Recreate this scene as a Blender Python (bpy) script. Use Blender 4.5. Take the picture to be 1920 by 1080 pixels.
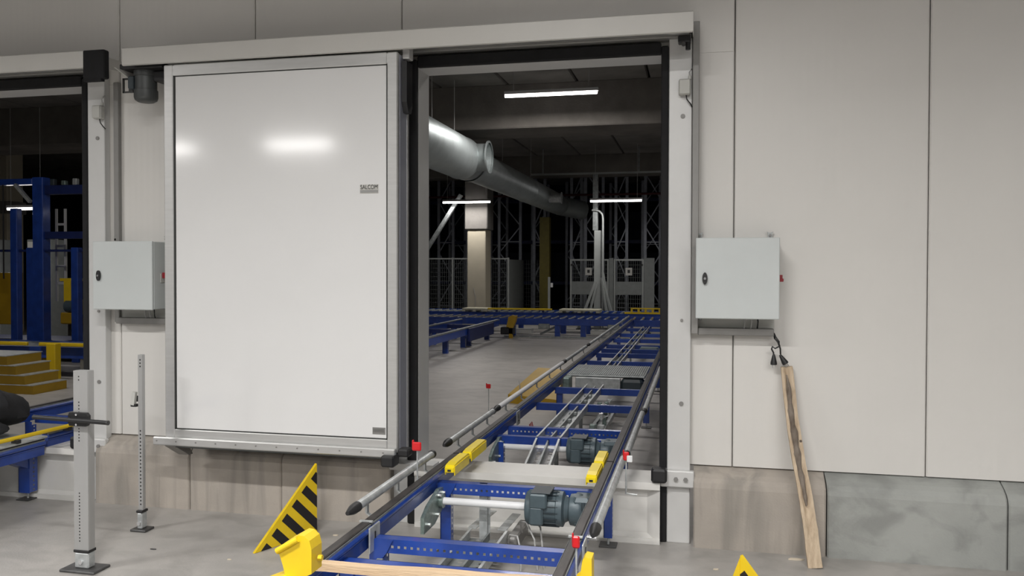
import bpy, math, random
from mathutils import Matrix, Vector
random.seed(7)
PI = math.pi
for o in list(bpy.data.objects):
    bpy.data.objects.remove(o)
S = bpy.context.scene
COL = S.collection

# ------------------------------------------------------------------ camera
cam = bpy.data.objects.new('camera', bpy.data.cameras.new('camera'))
COL.objects.link(cam)
YAW, PIT, ROL = .2218, .01697, .00221
def cam_axes():
    cy, sy = math.cos(YAW), math.sin(YAW)
    f = Vector((-sy, cy, 0)); r = Vector((cy, sy, 0)); u = Vector((0, 0, 1))
    cp, sp = math.cos(PIT), math.sin(PIT)
    f2 = f * cp - u * sp; u2 = u * cp + f * sp
    c, s = math.cos(ROL), math.sin(ROL)
    return r * c + u2 * s, u2 * c - r * s, f2
r_, u_, f_ = cam_axes()
cam.matrix_world = Matrix(((r_.x, u_.x, -f_.x, 0), (r_.y, u_.y, -f_.y, -4.8073), (r_.z, u_.z, -f_.z, 1.6), (0, 0, 0, 1)))
cam.data.sensor_width = 36
cam.data.lens = 1542.6 / 1920 * 36
cam.data.shift_y = -(540 - 529.06) / 1920
cam.data.clip_start = .05; cam.data.clip_end = 200
S.camera = cam

# ------------------------------------------------------------------ world, exposure, hall lamps
w = bpy.data.worlds.new('world'); S.world = w; w.use_nodes = True
w.node_tree.nodes['Background'].inputs[0].default_value = (1.0, .98, .95, 1)
w.node_tree.nodes['Background'].inputs[1].default_value = .12
S.view_settings.view_transform = 'Standard'
S.view_settings.look = 'None'
S.view_settings.exposure = 0
S.view_settings.gamma = 1
S.view_settings.use_curve_mapping = False

def area(name, x, y, z, sx, sy, power, col=(1, .98, .958), spread=180):
    l = bpy.data.lights.new(name, 'AREA'); l.shape = 'RECTANGLE'
    l.size = sx; l.size_y = sy; l.energy = power; l.color = col; l.spread = math.radians(spread)
    o = bpy.data.objects.new(name, l); o.location = (x, y, z); COL.objects.link(o)
    return o
HALL = [(-6.6, -4.2, 4.5), (-1.2, -4.2, 4.5), (2.1, -6, 4.5), (.8, -8.5, 4.5), (-8.9, -13, 4.5), (-1.5, -13, 4.5), (5.5, -9.5, 4.5), (-12.4, -13, 4.5)]
for (x, y, z) in HALL:
    area('hall_lamp_light', x, y, z - .09, 1.6, .14, 200, spread=148 if y > -7 else 180)
BACK = [(-2.25, 7.9, 4.31, 1.5, 92), (-6.06, 16.5, 3.36, 1.34, 36), (-2.03, 16.2, 3.31, 1.33, 30), (-13.0, 9.0, 2.75, .86, 30), (-1.2, 2.6, 4.5, 1.5, 50),  # last in this line: invented, unseen lamp to light the near store
        (-8.6, 3.4, 4.5, 1.5, 70), (1.5, 12.5, 4.5, 1.5, 40)]
for (x, y, z, L, p) in BACK:
    area('store_lamp_light', x, y, z - .075, L, .1, p, (1, .96, .93))

# ------------------------------------------------------------------ materials
def mat(name, col, rough=.5, metal=0., noise=0., nscale=8., bump=0., bscale=60., stretch=(1, 1, 1), col2=None, emit=None, coat=0.):
    m = bpy.data.materials.new(name); m.use_nodes = True
    nt = m.node_tree; b = nt.nodes['Principled BSDF']
    b.inputs['Base Color'].default_value = (*col, 1); b.inputs['Roughness'].default_value = rough; b.inputs['Metallic'].default_value = metal
    if coat: b.inputs['Coat Weight'].default_value = coat; b.inputs['Coat Roughness'].default_value = .1
    tc = nt.nodes.new('ShaderNodeTexCoord'); mp = nt.nodes.new('ShaderNodeMapping'); mp.inputs['Scale'].default_value = stretch
    nt.links.new(tc.outputs['Object'], mp.inputs[0])
    if noise:
        n = nt.nodes.new('ShaderNodeTexNoise'); n.inputs['Scale'].default_value = nscale; n.inputs['Detail'].default_value = 6; n.inputs['Roughness'].default_value = .6
        nt.links.new(mp.outputs[0], n.inputs[0])
        cr = nt.nodes.new('ShaderNodeValToRGB')
        c2 = col2 if col2 else tuple(max(0, c * (1 - noise)) for c in col)
        c1 = col if col2 else tuple(min(1, c * (1 + noise)) for c in col)
        cr.color_ramp.elements[0].position = .32; cr.color_ramp.elements[1].position = .68
        cr.color_ramp.elements[0].color = (*c2, 1); cr.color_ramp.elements[1].color = (*c1, 1)
        nt.links.new(n.outputs['Fac'], cr.inputs[0]); nt.links.new(cr.outputs[0], b.inputs['Base Color'])
    if bump:
        n2 = nt.nodes.new('ShaderNodeTexNoise'); n2.inputs['Scale'].default_value = bscale; n2.inputs['Detail'].default_value = 4
        nt.links.new(mp.outputs[0], n2.inputs[0])
        bp = nt.nodes.new('ShaderNodeBump'); bp.inputs['Strength'].default_value = bump; bp.inputs['Distance'].default_value = .01
        nt.links.new(n2.outputs['Fac'], bp.inputs['Height']); nt.links.new(bp.outputs[0], b.inputs['Normal'])
    if emit:
        b.inputs['Emission Color'].default_value = (*emit[0], 1); b.inputs['Emission Strength'].default_value = emit[1]
    return m

def panel_mat():
    m = mat('panel_white', (.66, .645, .615), .33, noise=.02, nscale=1.3)
    nt = m.node_tree; b = nt.nodes['Principled BSDF']
    tc = nt.nodes.new('ShaderNodeTexCoord')
    wv = nt.nodes.new('ShaderNodeTexWave'); wv.bands_direction = 'X'; wv.inputs['Scale'].default_value = 6.6
    nt.links.new(tc.outputs['Object'], wv.inputs[0])
    bp = nt.nodes.new('ShaderNodeBump'); bp.inputs['Strength'].default_value = .07; bp.inputs['Distance'].default_value = .004
    nt.links.new(wv.outputs['Fac'], bp.inputs['Height']); nt.links.new(bp.outputs[0], b.inputs['Normal'])
    return m

def layered(name, base, dark, streak, sx=(1, 1, 1), rough=.85, stain=.7):
    """concrete: cloudy tone + long stains + fine grain"""
    m = bpy.data.materials.new(name); m.use_nodes = True
    nt = m.node_tree; b = nt.nodes['Principled BSDF']; b.inputs['Roughness'].default_value = rough
    N = nt.nodes.new; L = nt.links.new
    tc = N('ShaderNodeTexCoord'); mp = N('ShaderNodeMapping'); mp.inputs['Scale'].default_value = sx; L(tc.outputs['Object'], mp.inputs[0])
    a = N('ShaderNodeTexNoise'); a.inputs['Scale'].default_value = 1.4; a.inputs['Detail'].default_value = 8; a.inputs['Roughness'].default_value = .65; L(tc.outputs['Object'], a.inputs[0])
    s = N('ShaderNodeTexNoise'); s.inputs['Scale'].default_value = 3.0; s.inputs['Detail'].default_value = 5; s.inputs['Distortion'].default_value = .6; L(mp.outputs[0], s.inputs[0])
    g = N('ShaderNodeTexNoise'); g.inputs['Scale'].default_value = 90; g.inputs['Detail'].default_value = 3; L(tc.outputs['Object'], g.inputs[0])
    r1 = N('ShaderNodeValToRGB'); r1.color_ramp.elements[0].position = .35; r1.color_ramp.elements[1].position = .65
    r1.color_ramp.elements[0].color = (*dark, 1); r1.color_ramp.elements[1].color = (*base, 1); L(a.outputs['Fac'], r1.inputs[0])
    r2 = N('ShaderNodeValToRGB'); r2.color_ramp.elements[0].position = .48; r2.color_ramp.elements[1].position = .68
    r2.color_ramp.elements[0].color = (0, 0, 0, 1); r2.color_ramp.elements[1].color = (stain, stain, stain, 1); L(s.outputs['Fac'], r2.inputs[0])
    mx = N('ShaderNodeMixRGB'); L(r2.outputs[0], mx.inputs[0]); L(r1.outputs[0], mx.inputs[1]); mx.inputs[2].default_value = (*streak, 1)
    L(mx.outputs[0], b.inputs['Base Color'])
    bp = N('ShaderNodeBump'); bp.inputs['Strength'].default_value = .25; bp.inputs['Distance'].default_value = .004
    L(g.outputs['Fac'], bp.inputs['Height']); L(bp.outputs[0], b.inputs['Normal'])
    return m

def wood_mat(name, c1, c2, axis_scale, rough=.75):
    m = mat(name, c1, rough, noise=.2, nscale=5, stretch=axis_scale, col2=c2, bump=.3, bscale=30)
    return m

M = dict(
    panel=panel_mat(),
    floor=layered('floor_concrete', (.435, .415, .39), (.335, .322, .305), (.25, .24, .225), (1.3, 1.9, 1), .42, .5),
    curb_warm=layered('curb_concrete_warm', (.43, .385, .335), (.34, .31, .275), (.24, .225, .20), (3.2, 3.2, .35)),
    curb_cool=layered('curb_concrete_cool', (.36, .37, .35), (.28, .29, .275), (.20, .205, .195), (1.6, 1.6, 2.2), .85, .6),
    beam=mat('beam_concrete', (.125, .115, .103), .9, noise=.25, nscale=1.5, bump=.3, bscale=30),
    slab=mat('ceiling_concrete', (.16, .152, .14), .9, noise=.2, nscale=1.5, bump=.3, bscale=30),
    alu=mat('brushed_aluminium', (.62, .62, .61), .42, .75, noise=.04, nscale=6, stretch=(1, 1, 12)),
    frame=mat('frame_grey_white', (.60, .60, .59), .38, .15, noise=.03, nscale=4),
    white=mat('white_door_skin', (.72, .72, .715), .10, noise=.015, nscale=1.5),
    cover=mat('cover_white', (.56, .55, .52), .4, noise=.02, nscale=3),
    sillw=mat('threshold_white', (.68, .67, .64), .4, noise=.05, nscale=5),
    black=mat('black_rubber', (.007, .007, .008), .85, noise=.3, nscale=12),
    plastic=mat('black_plastic', (.014, .014, .015), .5, noise=.2, nscale=20),
    trunk=mat('grey_trunking', (.25, .245, .235), .5, .3, noise=.05),
    cab=mat('cabinet_grey', (.53, .56, .555), .45, noise=.02, nscale=4, bump=.05, bscale=300),
    pale=mat('pale_grey_plastic', (.50, .50, .47), .5, noise=.03),
    red=mat('red_plastic', (.62, .015, .02), .35, noise=.08),
    switchred=mat('switch_red', (.30, .02, .03), .45, noise=.05),
    darkred=mat('dark_red', (.22, .01, .015), .5, noise=.1),
    blue=mat('blue_paint', (.014, .05, .27), .32, .0, noise=.22, nscale=7, bump=.04, bscale=80, coat=.3),
    bluelt=mat('blue_paint_worn', (.10, .13, .45), .35, 0, noise=.35, nscale=22, col2=(.03, .055, .36), coat=.3),
    navy=mat('navy_paint', (.01, .02, .10), .45, noise=.2),
    chain=mat('chain_track', (.035, .03, .028), .45, .2, noise=.5, nscale=40, stretch=(1, .2, 1)),
    galv=mat('galvanised_steel', (.46, .48, .48), .38, .4, noise=.22, nscale=18, bump=.05, bscale=90),
    galvd=mat('galvanised_dull', (.28, .30, .30), .5, .6, noise=.25, nscale=14),
    chrome=mat('bright_steel', (.75, .76, .77), .2, .9, noise=.05),
    zinc=mat('green_zinc_plate', (.22, .28, .26), .38, .6, noise=.3, nscale=25),
    shaft=mat('white_tube', (.74, .75, .76), .35, noise=.04),
    sidegrey=mat('door_side_grey', (.30, .31, .36), .4, .2, noise=.04),
    joint=mat('panel_joint', (.26, .25, .225), .7, noise=.05),
    dmotor=mat('door_motor_grey', (.075, .08, .08), .45, .2, noise=.1),
    pipered=mat('pipe_dark_red', (.07, .008, .01), .6, noise=.1),
    dimyel=mat('shaded_yellow', (.11, .09, .008), .6, noise=.15),  # yellow of the unlit upright, its shade put into the colour
    motor=mat('motor_grey', (.075, .105, .12), .42, .1, noise=.12, nscale=14),
    motord=mat('motor_dark', (.03, .042, .05), .5, noise=.1),
    yellow=mat('yellow_paint', (.75, .52, .012), .42, noise=.07, nscale=6),
    yellowd=mat('yellow_ochre', (.38, .23, .008), .5, noise=.1, nscale=4),
    yplas=mat('yellow_plastic', (.86, .66, .01), .35, noise=.05),
    stripe=mat('black_stripe_print', (.012, .01, .012), .5, noise=.1),
    wood=wood_mat('pale_wood', (.66, .50, .33), (.52, .37, .23), (.5, 8, 8)),
    plank=wood_mat('weathered_plank', (.62, .50, .36), (.42, .32, .22), (9, 9, .8)),
    bark=mat('dark_bark', (.10, .075, .055), .9, noise=.6, nscale=16, col2=(.28, .24, .20), bump=.8, bscale=25, stretch=(1, 1, .4)),
    chip=mat('wood_chip', (.66, .58, .46), .8, noise=.1),
    steel=mat('dark_steel_plate', (.10, .10, .10), .5, .6, noise=.3, nscale=10),
    postalu=mat('post_aluminium', (.44, .44, .435), .48, .5, noise=.08, nscale=5, stretch=(1, 1, .2)),
    hole=mat('hole_dark', (.02, .02, .02), .8),
    cloth=mat('black_cloth', (.012, .012, .014), .9, noise=.4, nscale=9, bump=.6, bscale=14),
    duct=mat('spiral_duct', (.40, .44, .44), .48, .7, noise=.12, nscale=3, bump=.03, bscale=20),
    rack=mat('rack_galvanised', (.30, .32, .36), .4, .6, noise=.15, nscale=4),
    rackb=mat('rack_load_navy', (.006, .009, .022), .7, noise=.4, nscale=2),
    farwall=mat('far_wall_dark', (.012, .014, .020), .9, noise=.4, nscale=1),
    fence=mat('fence_grey', (.34, .36, .35), .5, .2, noise=.05),
    cream=mat('column_cream', (.44, .40, .31), .8, noise=.06, nscale=3),
    wirem=mat('mesh_wire', (.16, .175, .175), .55, .2),
    greypl=mat('grey_guard_sheet', (.20, .215, .21), .6, noise=.08),
    lamp=mat('lamp_tube', (1, 1, 1), .5, emit=((1, .95, .93), 9.0)),
    lampbody=mat('lamp_body', (.5, .5, .5), .5, noise=.03),
    cable=mat('grey_cable', (.42, .42, .41), .5, noise=.04),
    rcable=mat('red_cable', (.20, .03, .03), .5, noise=.05),
    sticker=mat('grey_sticker', (.30, .30, .29), .5, noise=.05),
    ink=mat('dark_ink', (.04, .04, .04), .6),
    seam=mat('dark_gasket', (.03, .032, .03), .6, noise=.1),
    pallet=mat('pale_board', (.52, .50, .38), .7, noise=.1),
)

# ------------------------------------------------------------------ mesh helpers
class MB:
    def __init__(s): s.v = []; s.f = []
    def add(s, vs, fs):
        n = len(s.v); s.v += [tuple(v) for v in vs]; s.f += [tuple(i + n for i in f) for f in fs]; return s
    def box(s, x0, x1, y0, y1, z0, z1, c=0.0):
        """box, optionally with chamfered vertical+horizontal edges (c)"""
        if x1 < x0: x0, x1 = x1, x0
        if y1 < y0: y0, y1 = y1, y0
        if z1 < z0: z0, z1 = z1, z0
        if c <= 0:
            return s.add([(x0, y0, z0), (x1, y0, z0), (x1, y1, z0), (x0, y1, z0), (x0, y0, z1), (x1, y0, z1), (x1, y1, z1), (x0, y1, z1)],
                         [(3, 2, 1, 0), (4, 5, 6, 7), (0, 1, 5, 4), (1, 2, 6, 5), (2, 3, 7, 6), (3, 0, 4, 7)])
        c = min(c, (x1 - x0) * .45, (y1 - y0) * .45, (z1 - z0) * .45)
        def ring(i, z):
            a, b, d, e = x0 + i, x1 - i, y0 + i, y1 - i
            k = c if i == 0 else c * .6
            return [(a + k, d, z), (b - k, d, z), (b, d + k, z), (b, e - k, z), (b - k, e, z), (a + k, e, z), (a, e - k, z), (a, d + k, z)]
        R = [ring(c * .7, z0), ring(0, z0 + c), ring(0, z1 - c), ring(c * .7, z1)]
        vs = [p for r in R for p in r]; fs = [tuple(range(7, -1, -1)), tuple(range(24, 32))]
        for k in range(3):
            for i in range(8):
                j = (i + 1) % 8; fs.append((k * 8 + i, k * 8 + j, k * 8 + 8 + j, k * 8 + 8 + i))
        return s.add(vs, fs)
    def bar(s, p0, p1, w, h, up=(0, 0, 1)):
        p0, p1 = Vector(p0), Vector(p1); d = (p1 - p0).normalized(); u = Vector(up)
        if abs(d.dot(u)) > .99: u = Vector((0, 1, 0))
        r = d.cross(u).normalized(); u = r.cross(d).normalized()
        vs = []
        for p in (p0, p1):
            for a, b in ((-1, -1), (1, -1), (1, 1), (-1, 1)):
                vs.append(p + r * a * w / 2 + u * b * h / 2)
        return s.add(vs, [(3, 2, 1, 0), (4, 5, 6, 7), (0, 1, 5, 4), (1, 2, 6, 5), (2, 3, 7, 6), (3, 0, 4, 7)])
    def cyl(s, p0, p1, r0, r1=None, n=16, caps=True):
        r1 = r0 if r1 is None else r1
        p0, p1 = Vector(p0), Vector(p1); d = (p1 - p0).normalized()
        u = Vector((0, 0, 1)) if abs(d.z) < .9 else Vector((1, 0, 0))
        a = d.cross(u).normalized(); b = a.cross(d)
        vs = []
        for p, r in ((p0, r0), (p1, r1)):
            for i in range(n):
                t = 2 * PI * i / n; vs.append(p + a * math.cos(t) * r + b * math.sin(t) * r)
        fs = [(i, (i + 1) % n, n + (i + 1) % n, n + i) for i in range(n)]
        if caps: fs += [tuple(range(n - 1, -1, -1)), tuple(range(n, 2 * n))]
        return s.add(vs, fs)
    def lathe(s, p0, d, prof, n=20, caps=True):
        """prof: list of (t along d, radius)"""
        p0, d = Vector(p0), Vector(d).normalized()
        u = Vector((0, 0, 1)) if abs(d.z) < .9 else Vector((1, 0, 0))
        a = d.cross(u).normalized(); b = a.cross(d); vs = []; fs = []
        for t, r in prof:
            for i in range(n):
                q = 2 * PI * i / n; vs.append(p0 + d * t + a * math.cos(q) * r + b * math.sin(q) * r)
        for k in range(len(prof) - 1):
            for i in range(n):
                j = (i + 1) % n; fs.append((k * n + i, k * n + j, k * n + n + j, k * n + n + i))
        if caps: fs += [tuple(range(n - 1, -1, -1)), tuple(range((len(prof) - 1) * n, len(prof) * n))]
        return s.add(vs, fs)
    def tube(s, pts, r, n=8):
        pts = [Vector(p) for p in pts]
        rings = []; 
        for i, p in enumerate(pts):
            d = (pts[min(i + 1, len(pts) - 1)] - pts[max(i - 1, 0)]).normalized()
            u = Vector((0, 0, 1)) if abs(d.z) < .95 else Vector((1, 0, 0))
            a = d.cross(u).normalized(); b = a.cross(d)
            rings.append([p + a * math.cos(2 * PI * k / n) * r + b * math.sin(2 * PI * k / n) * r for k in range(n)])
        vs = [v for q in rings for v in q]; fs = []
        for k in range(len(pts) - 1):
            for i in range(n):
                j = (i + 1) % n; fs.append((k * n + i, k * n + j, k * n + n + j, k * n + n + i))
        fs += [tuple(range(n - 1, -1, -1)), tuple(range((len(pts) - 1) * n, len(pts) * n))]
        return s.add(vs, fs)
    def prism(s, poly, a0, a1, axis='Y'):
        """extrude 2-D polygon. axis Y: poly=(x,z); X: (y,z); Z: (x,y)"""
        f = {'Y': lambda p, a: (p[0], a, p[1]), 'X': lambda p, a: (a, p[0], p[1]), 'Z': lambda p, a: (p[0], p[1], a)}[axis]
        n = len(poly)
        vs = [f(p, a0) for p in poly] + [f(p, a1) for p in poly]
        fs = [(i, (i + 1) % n, n + (i + 1) % n, n + i) for i in range(n)] + [tuple(range(n - 1, -1, -1)), tuple(range(n, 2 * n))]
        return s.add(vs, fs)
    def perf(s, o, u, v, nu, pitch, H, hole, hv=None):
        """strip along u, height H along v, with nu square holes on the centre line"""
        o, u, v = Vector(o), Vector(u).normalized(), Vector(v).normalized(); hv = hv or hole
        m = (pitch - hole) / 2; a0 = (H - hv) / 2; a1 = (H + hv) / 2
        for i in range(nu):
            b = i * pitch
            P = lambda x, y: o + u * (b + x) + v * y
            vs = [P(0, 0), P(pitch, 0), P(pitch, H), P(0, H), P(m, a0), P(m + hole, a0), P(m + hole, a1), P(m, a1)]
            s.add(vs, [(0, 1, 5, 4), (1, 2, 6, 5), (2, 3, 7, 6), (3, 0, 4, 7)])
        return s
    def build(s, name, m, parent=None, smooth=False):
        off = Vector((0, 0, 0))
        if parent is not None:
            p = parent
            while p is not None:
                off += p.location; p = p.parent
        me = bpy.data.meshes.new(name)
        me.from_pydata([(v[0] - off.x, v[1] - off.y, v[2] - off.z) for v in s.v], [], s.f)
        me.validate(); me.update()
        import bmesh
        bm = bmesh.new(); bm.from_mesh(me); bmesh.ops.recalc_face_normals(bm, faces=bm.faces); bm.to_mesh(me); bm.free()
        me.materials.append(M[m] if isinstance(m, str) else m)
        if smooth:
            for p in me.polygons: p.use_smooth = True
            me.set_sharp_from_angle(angle=math.radians(38))
        o = bpy.data.objects.new(name, me); COL.objects.link(o)
        if parent is not None: o.parent = parent
        return o

def tag(o, label=None, cat=None, group=None, kind=None):
    if label: o['label'] = label
    if cat: o['category'] = cat
    if group: o['group'] = group
    if kind: o['kind'] = kind
    return o
def thing(name, label, cat, loc=(0, 0, 0), group=None, kind=None):
    o = bpy.data.objects.new(name, None); o.location = loc; o.empty_display_size = .1; COL.objects.link(o)
    return tag(o, label, cat, group, kind)
def struct(name, loc=(0, 0, 0)):
    o = bpy.data.objects.new(name, None); o.location = loc; COL.objects.link(o); o['kind'] = 'structure'; return o
def copy_tree(o, parent=None):
    c = o.copy(); COL.objects.link(c); c.parent = parent
    for ch in list(o.children): copy_tree(ch, c)
    return c
def bx(name, m, parent, *a, c=0.0, **k):
    return MB().box(*a, c=c).build(name, m, parent, **k)
def cy(name, m, parent, p0, p1, r, r1=None, n=16):
    return MB().cyl(p0, p1, r, r1, n).build(name, m, parent, smooth=True)

# ================================================================== SETTING
fl = MB().box(-26, 9, -16, 34, -.12, 0).build('floor', 'floor'); tag(fl, kind='structure')

# wall of insulated panels: front skin plane y = .12, back .27; two openings
WY, WB = .12, .27
OP = [(-5.56, -4.125, 2.852), (-1.712, -.205, 2.852)]
wall = struct('wall_back', (0, .12, 0))
edges = [-10.0, -8.96, -7.93, -6.91, -5.89, -4.88, -3.87, -2.846, -1.828, .203, 1.238, 2.26, 3.28, 4.3]
g = .0028
def panel_piece(x0, x1, z0, z1):
    c = .006
    prof = [(x0 + g, WB), (x0 + g, WY + c), (x0 + g + c, WY), (x1 - g - c, WY), (x1 - g, WY + c), (x1 - g, WB)]
    MB().prism(prof, z0, z1, 'Z').build('wall_panel', 'panel', wall)
for a, b in zip(edges[:-1], edges[1:]):
    cuts = [(max(a, o[0]), min(b, o[1]), o[2]) for o in OP if o[0] < b and o[1] > a]
    if not cuts: panel_piece(a, b, .452, 5.2); continue
    ca, cb, z = cuts[0]
    if ca > a + .02: panel_piece(a, ca + g, .452, z)
    if cb < b - .02: panel_piece(cb - g, b, .452, z)
    panel_piece(a, b, z + .001, 5.2)
MB().box(-10, -5.57, WY + .03, WB - .01, .44, 5.2).box(-4.14, -1.72, WY + .03, WB - .01, .44, 5.2).box(-.2, 4.3, WY + .03, WB - .01, .44, 5.2)\
    .box(-10, 4.3, WY + .03, WB - .01, 2.86, 5.2).build('panel_core', 'joint', wall)
MB().box(-26, -10.01, WY, WB, 0, 5.2).build('side_extension', 'panel', wall)
MB().box(4.31, 9, WY, WB, 0, 5.2).build('side_extension', 'panel', wall)

# hidden-side shells of the dark store beyond
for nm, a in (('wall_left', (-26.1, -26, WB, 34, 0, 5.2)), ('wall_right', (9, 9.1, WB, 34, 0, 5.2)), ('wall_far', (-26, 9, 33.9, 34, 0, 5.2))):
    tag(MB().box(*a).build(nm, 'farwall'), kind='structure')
ceil = struct('ceiling', (0, 0, 4.75))
for i in range(29):
    x = -26 + i * 1.2
    MB().prism([(x + .015, 4.78), (x + .03, 4.75), (x + 1.17, 4.75), (x + 1.185, 4.78), (x + 1.185, 4.95), (x + .015, 4.95)], WB, 33.9, 'Y').build('ceiling_plank', 'slab', ceil)
bx('joint_backing', 'slab', ceil, -26, 9, WB, 33.9, 4.95, 4.99)
hc = MB().box(-26, 9, -16, WY, 5.2, 5.3).build('hall_ceiling', 'slab', ceil)
for k, (y0, y1, zb) in enumerate(((9.0, 10.1, 4.0), (17.9, 18.7, 4.2))):
    t = MB().box(-26, 9, y0, y1, zb, 4.76, c=.02).build('trim_%d' % (k + 3), 'beam'); tag(t, kind='structure')

# concrete curb blocks
curb = struct('trim_1')
PR = [(0.0, 0.0), (0.0, .345), (.008, .372), (.028, .395), (.06, .415), (.155, .452), (.155, 0.0)]
def block(x0, x1, m, dy=0.0):
    c = .008; vs = []
    for x, k in ((x0, c), (x0 + c, 0), (x1 - c, 0), (x1, c)):
        vs += [(x, y + dy + (k if y < .1 else 0), z) for (y, z) in PR]
    n = len(PR); fs = []
    for r in range(3):
        for i in range(n): fs.append((r * n + i, r * n + (i + 1) % n, (r + 1) * n + (i + 1) % n, (r + 1) * n + i))
    fs += [tuple(range(n - 1, -1, -1)), tuple(range(3 * n, 4 * n))]
    MB().add(vs, fs).build('concrete_block', m, curb)
for x0, x1, m, dy in ((-3.985, -3.268, 'curb_warm', 0), (-3.264, -2.605, 'curb_warm', .003), (-2.601, -1.86, 'curb_warm', 0),
                      (-.015, .703, 'curb_warm', .002), (.710, 1.611, 'curb_cool', 0), (1.618, 2.52, 'curb_cool', .004), (2.53, 3.43, 'curb_cool', 0), (3.44, 4.3, 'curb_warm', 0),
                      (-6.5, -5.62, 'curb_warm', 0), (-7.4, -6.51, 'curb_warm', 0), (-8.3, -7.41, 'curb_warm', 0)):
    block(x0, x1, m, dy)

# white sheet-metal threshold across an opening: lip, recessed face
def threshold(dx, k):
    s = struct('trim_%d' % k, (dx - .95, 0, 0))
    X0, X1 = dx - 1.70, dx - .205
    m = MB()
    m.box(X0, X1, .0, .30, .335, .357)                      # top sheet
    m.box(X0, X1, -.006, .0, .318, .360)                    # rolled lip
    m.box(X0, X1, .0, .02, .0, .03)
    m.build('top_sheet', 'sillw', s)
    m = MB()
    a = (X0, 0.0, .0, .33); 
    # sloping picture-frame border and recessed face
    o = [(X0, .002, .0), (X1, .002, .0), (X1, .002, .33), (X0, .002, .33)]
    i_ = [(X0 + .075, .055, .05), (X1 - .075, .055, .05), (X1 - .075, .055, .285), (X0 + .075, .055, .285)]
    m.add(o + i_, [(0, 1, 5, 4), (1, 2, 6, 5), (2, 3, 7, 6), (3, 0, 4, 7), (4, 5, 6, 7)])
    m.build('recessed_face', 'sillw', s)
    MB().box(X0, X1, .06, .29, .0, .333).build('core', 'sillw', s)
    return s
threshold(0, 5); threshold(-3.86, 6)

# ------------------------------------------------------------------ door surrounds
def surround(dx, k, xl_header, xr_header, cap):
    d = struct('door_%d' % k, (dx - .95, .1, 0))
    # right post: face plate from floor up, split by the guide bracket
    bx('frame_post', 'frame', d, dx - .168, dx - .036, .062, .119, .0, 2.93, c=.004)
    bx('frame_post', 'frame', d, dx - 1.86, dx - 1.765, .062, .119, .0, 2.93, c=.004)
    # black rubber gasket round the opening
    bx('rubber_seal', 'black', d, dx - .212, dx - .169, .055, .085, .0, 2.89, c=.006)
    bx('rubber_seal', 'black', d, dx - 1.764, dx - 1.702, .045, .085, .0, 2.89, c=.008)
    bx('rubber_seal', 'black', d, dx - 1.70, dx - .213, .05, .085, 2.842, 2.91, c=.006)
    # pale lining of the opening
    bx('reveal_lining', 'frame', d, dx - 1.712, dx - 1.702, .086, .285, .36, 2.852)
    bx('reveal_lining', 'frame', d, dx - .213, dx - .203, .086, .285, .36, 2.852)
    bx('reveal_lining', 'frame', d, dx - 1.702, dx - .213, .086, .285, 2.842, 2.852)
    # running track under the header: two steps of aluminium
    bx('running_track', 'trunk', d, xl_header, dx - .04, .02, .118, 2.925, 2.985, c=.004)
    bx('running_track', 'alu', d, xl_header, dx - .05, -.06, .015, 2.935, 2.98, c=.006)
    # header cover: sloping-faced long box, folded sheet
    MB().prism([(.119, 3.0), (-.262, 2.985), (-.272, 2.977), (-.272, 2.874), (-.262, 2.87), (-.25, 2.872), (-.25, 2.965), (.119, 2.985)], xl_header, xr_header, 'X').build('header_cover', 'cover', d)
    MB().prism([(.119, 3.0), (-.262, 2.985), (-.272, 2.977), (-.272, 2.874), (-.25, 2.90), (.119, 2.93)], xr_header, xr_header + .004, 'X').build('end_plate', 'cover', d)
    for z in (2.24 + .24, .815):
        cy('screw_cap', 'trunk', d, (dx - .088, .056, z), (dx - .088, .064, z), .013, n=14)
    cy('screw_cap', 'trunk', d, (dx - .088, .056, 1.30), (dx - .088, .064, 1.30), .009, n=12)
    # guide bracket low on the post with two bolts
    br = bx('guide_bracket', 'frame', d, dx - .205, dx - .012, .02, .062, .335, .43, c=.006)
    for x in (dx - .115, dx - .06):
        cy('bolt', 'trunk', br, (x, .008, .383), (x, .022, .383), .013, n=6)
    bx('buffer', 'plastic', d, dx - .255, dx - .165, -.03, .055, .365, .445, c=.012)
    return d
d1 = surround(0, 1, -3.545, -.034, False)
d2 = surround(-3.91, 2, -8.0, -3.83, True)
bx('end_cap', 'black', d2, -3.83, -3.672, -.276, -.225, 2.80, 2.98, c=.006)
bx('cap_lug', 'black', d2, -3.83, -3.70, -.27, -.235, 2.785, 2.80)
# left bracket of the centre opening
br = MB().prism([(-.06, .40), (.06, .40), (.06, .352), (-.0, .345)], -1.86, -1.56, 'X').build('guide_bracket', 'frame', d1)
bx('buffer', 'plastic', d1, -1.70, -1.63, -.30, -.22, .50, .545, c=.01)

# ================================================================== SLIDING DOOR LEAF
X0, X1, Y0, Y1, Z0, Z1 = -3.262, -1.715, -.25, -.075, .512, 2.862
door = thing('sliding_door', 'big white insulated sliding door leaf standing open left of the centre opening', 'door', ((X0 + X1) / 2, -.16, .5))
bx('leaf_core', 'frame', door, X0 + .004, X1 - .004, Y0 + .012, Y1, Z0 + .004, Z1 - .004)
bx('leaf_skin', 'white', door, X0 + .078, X1 - .071, Y0 + .004, Y0 + .03, .592, 2.79, c=.002)
fw = .066
bx('edge_profile', 'alu', door, X0, X0 + fw, Y0 - .004, Y1 + .002, Z0, Z1, c=.006)
bx('edge_profile', 'alu', door, X1 - fw, X1, Y0 - .004, Y0 + .03, Z0, Z1, c=.006)
bx('edge_profile', 'alu', door, X0 + fw, X1 - fw, Y0 - .004, Y0 + .03, Z1 - .068, Z1, c=.005)
bx('edge_profile', 'alu', door, X0 + fw, X1 - fw, Y0 - .004, Y0 + .03, Z0, Z0 + .074, c=.005)
m = MB()
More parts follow.
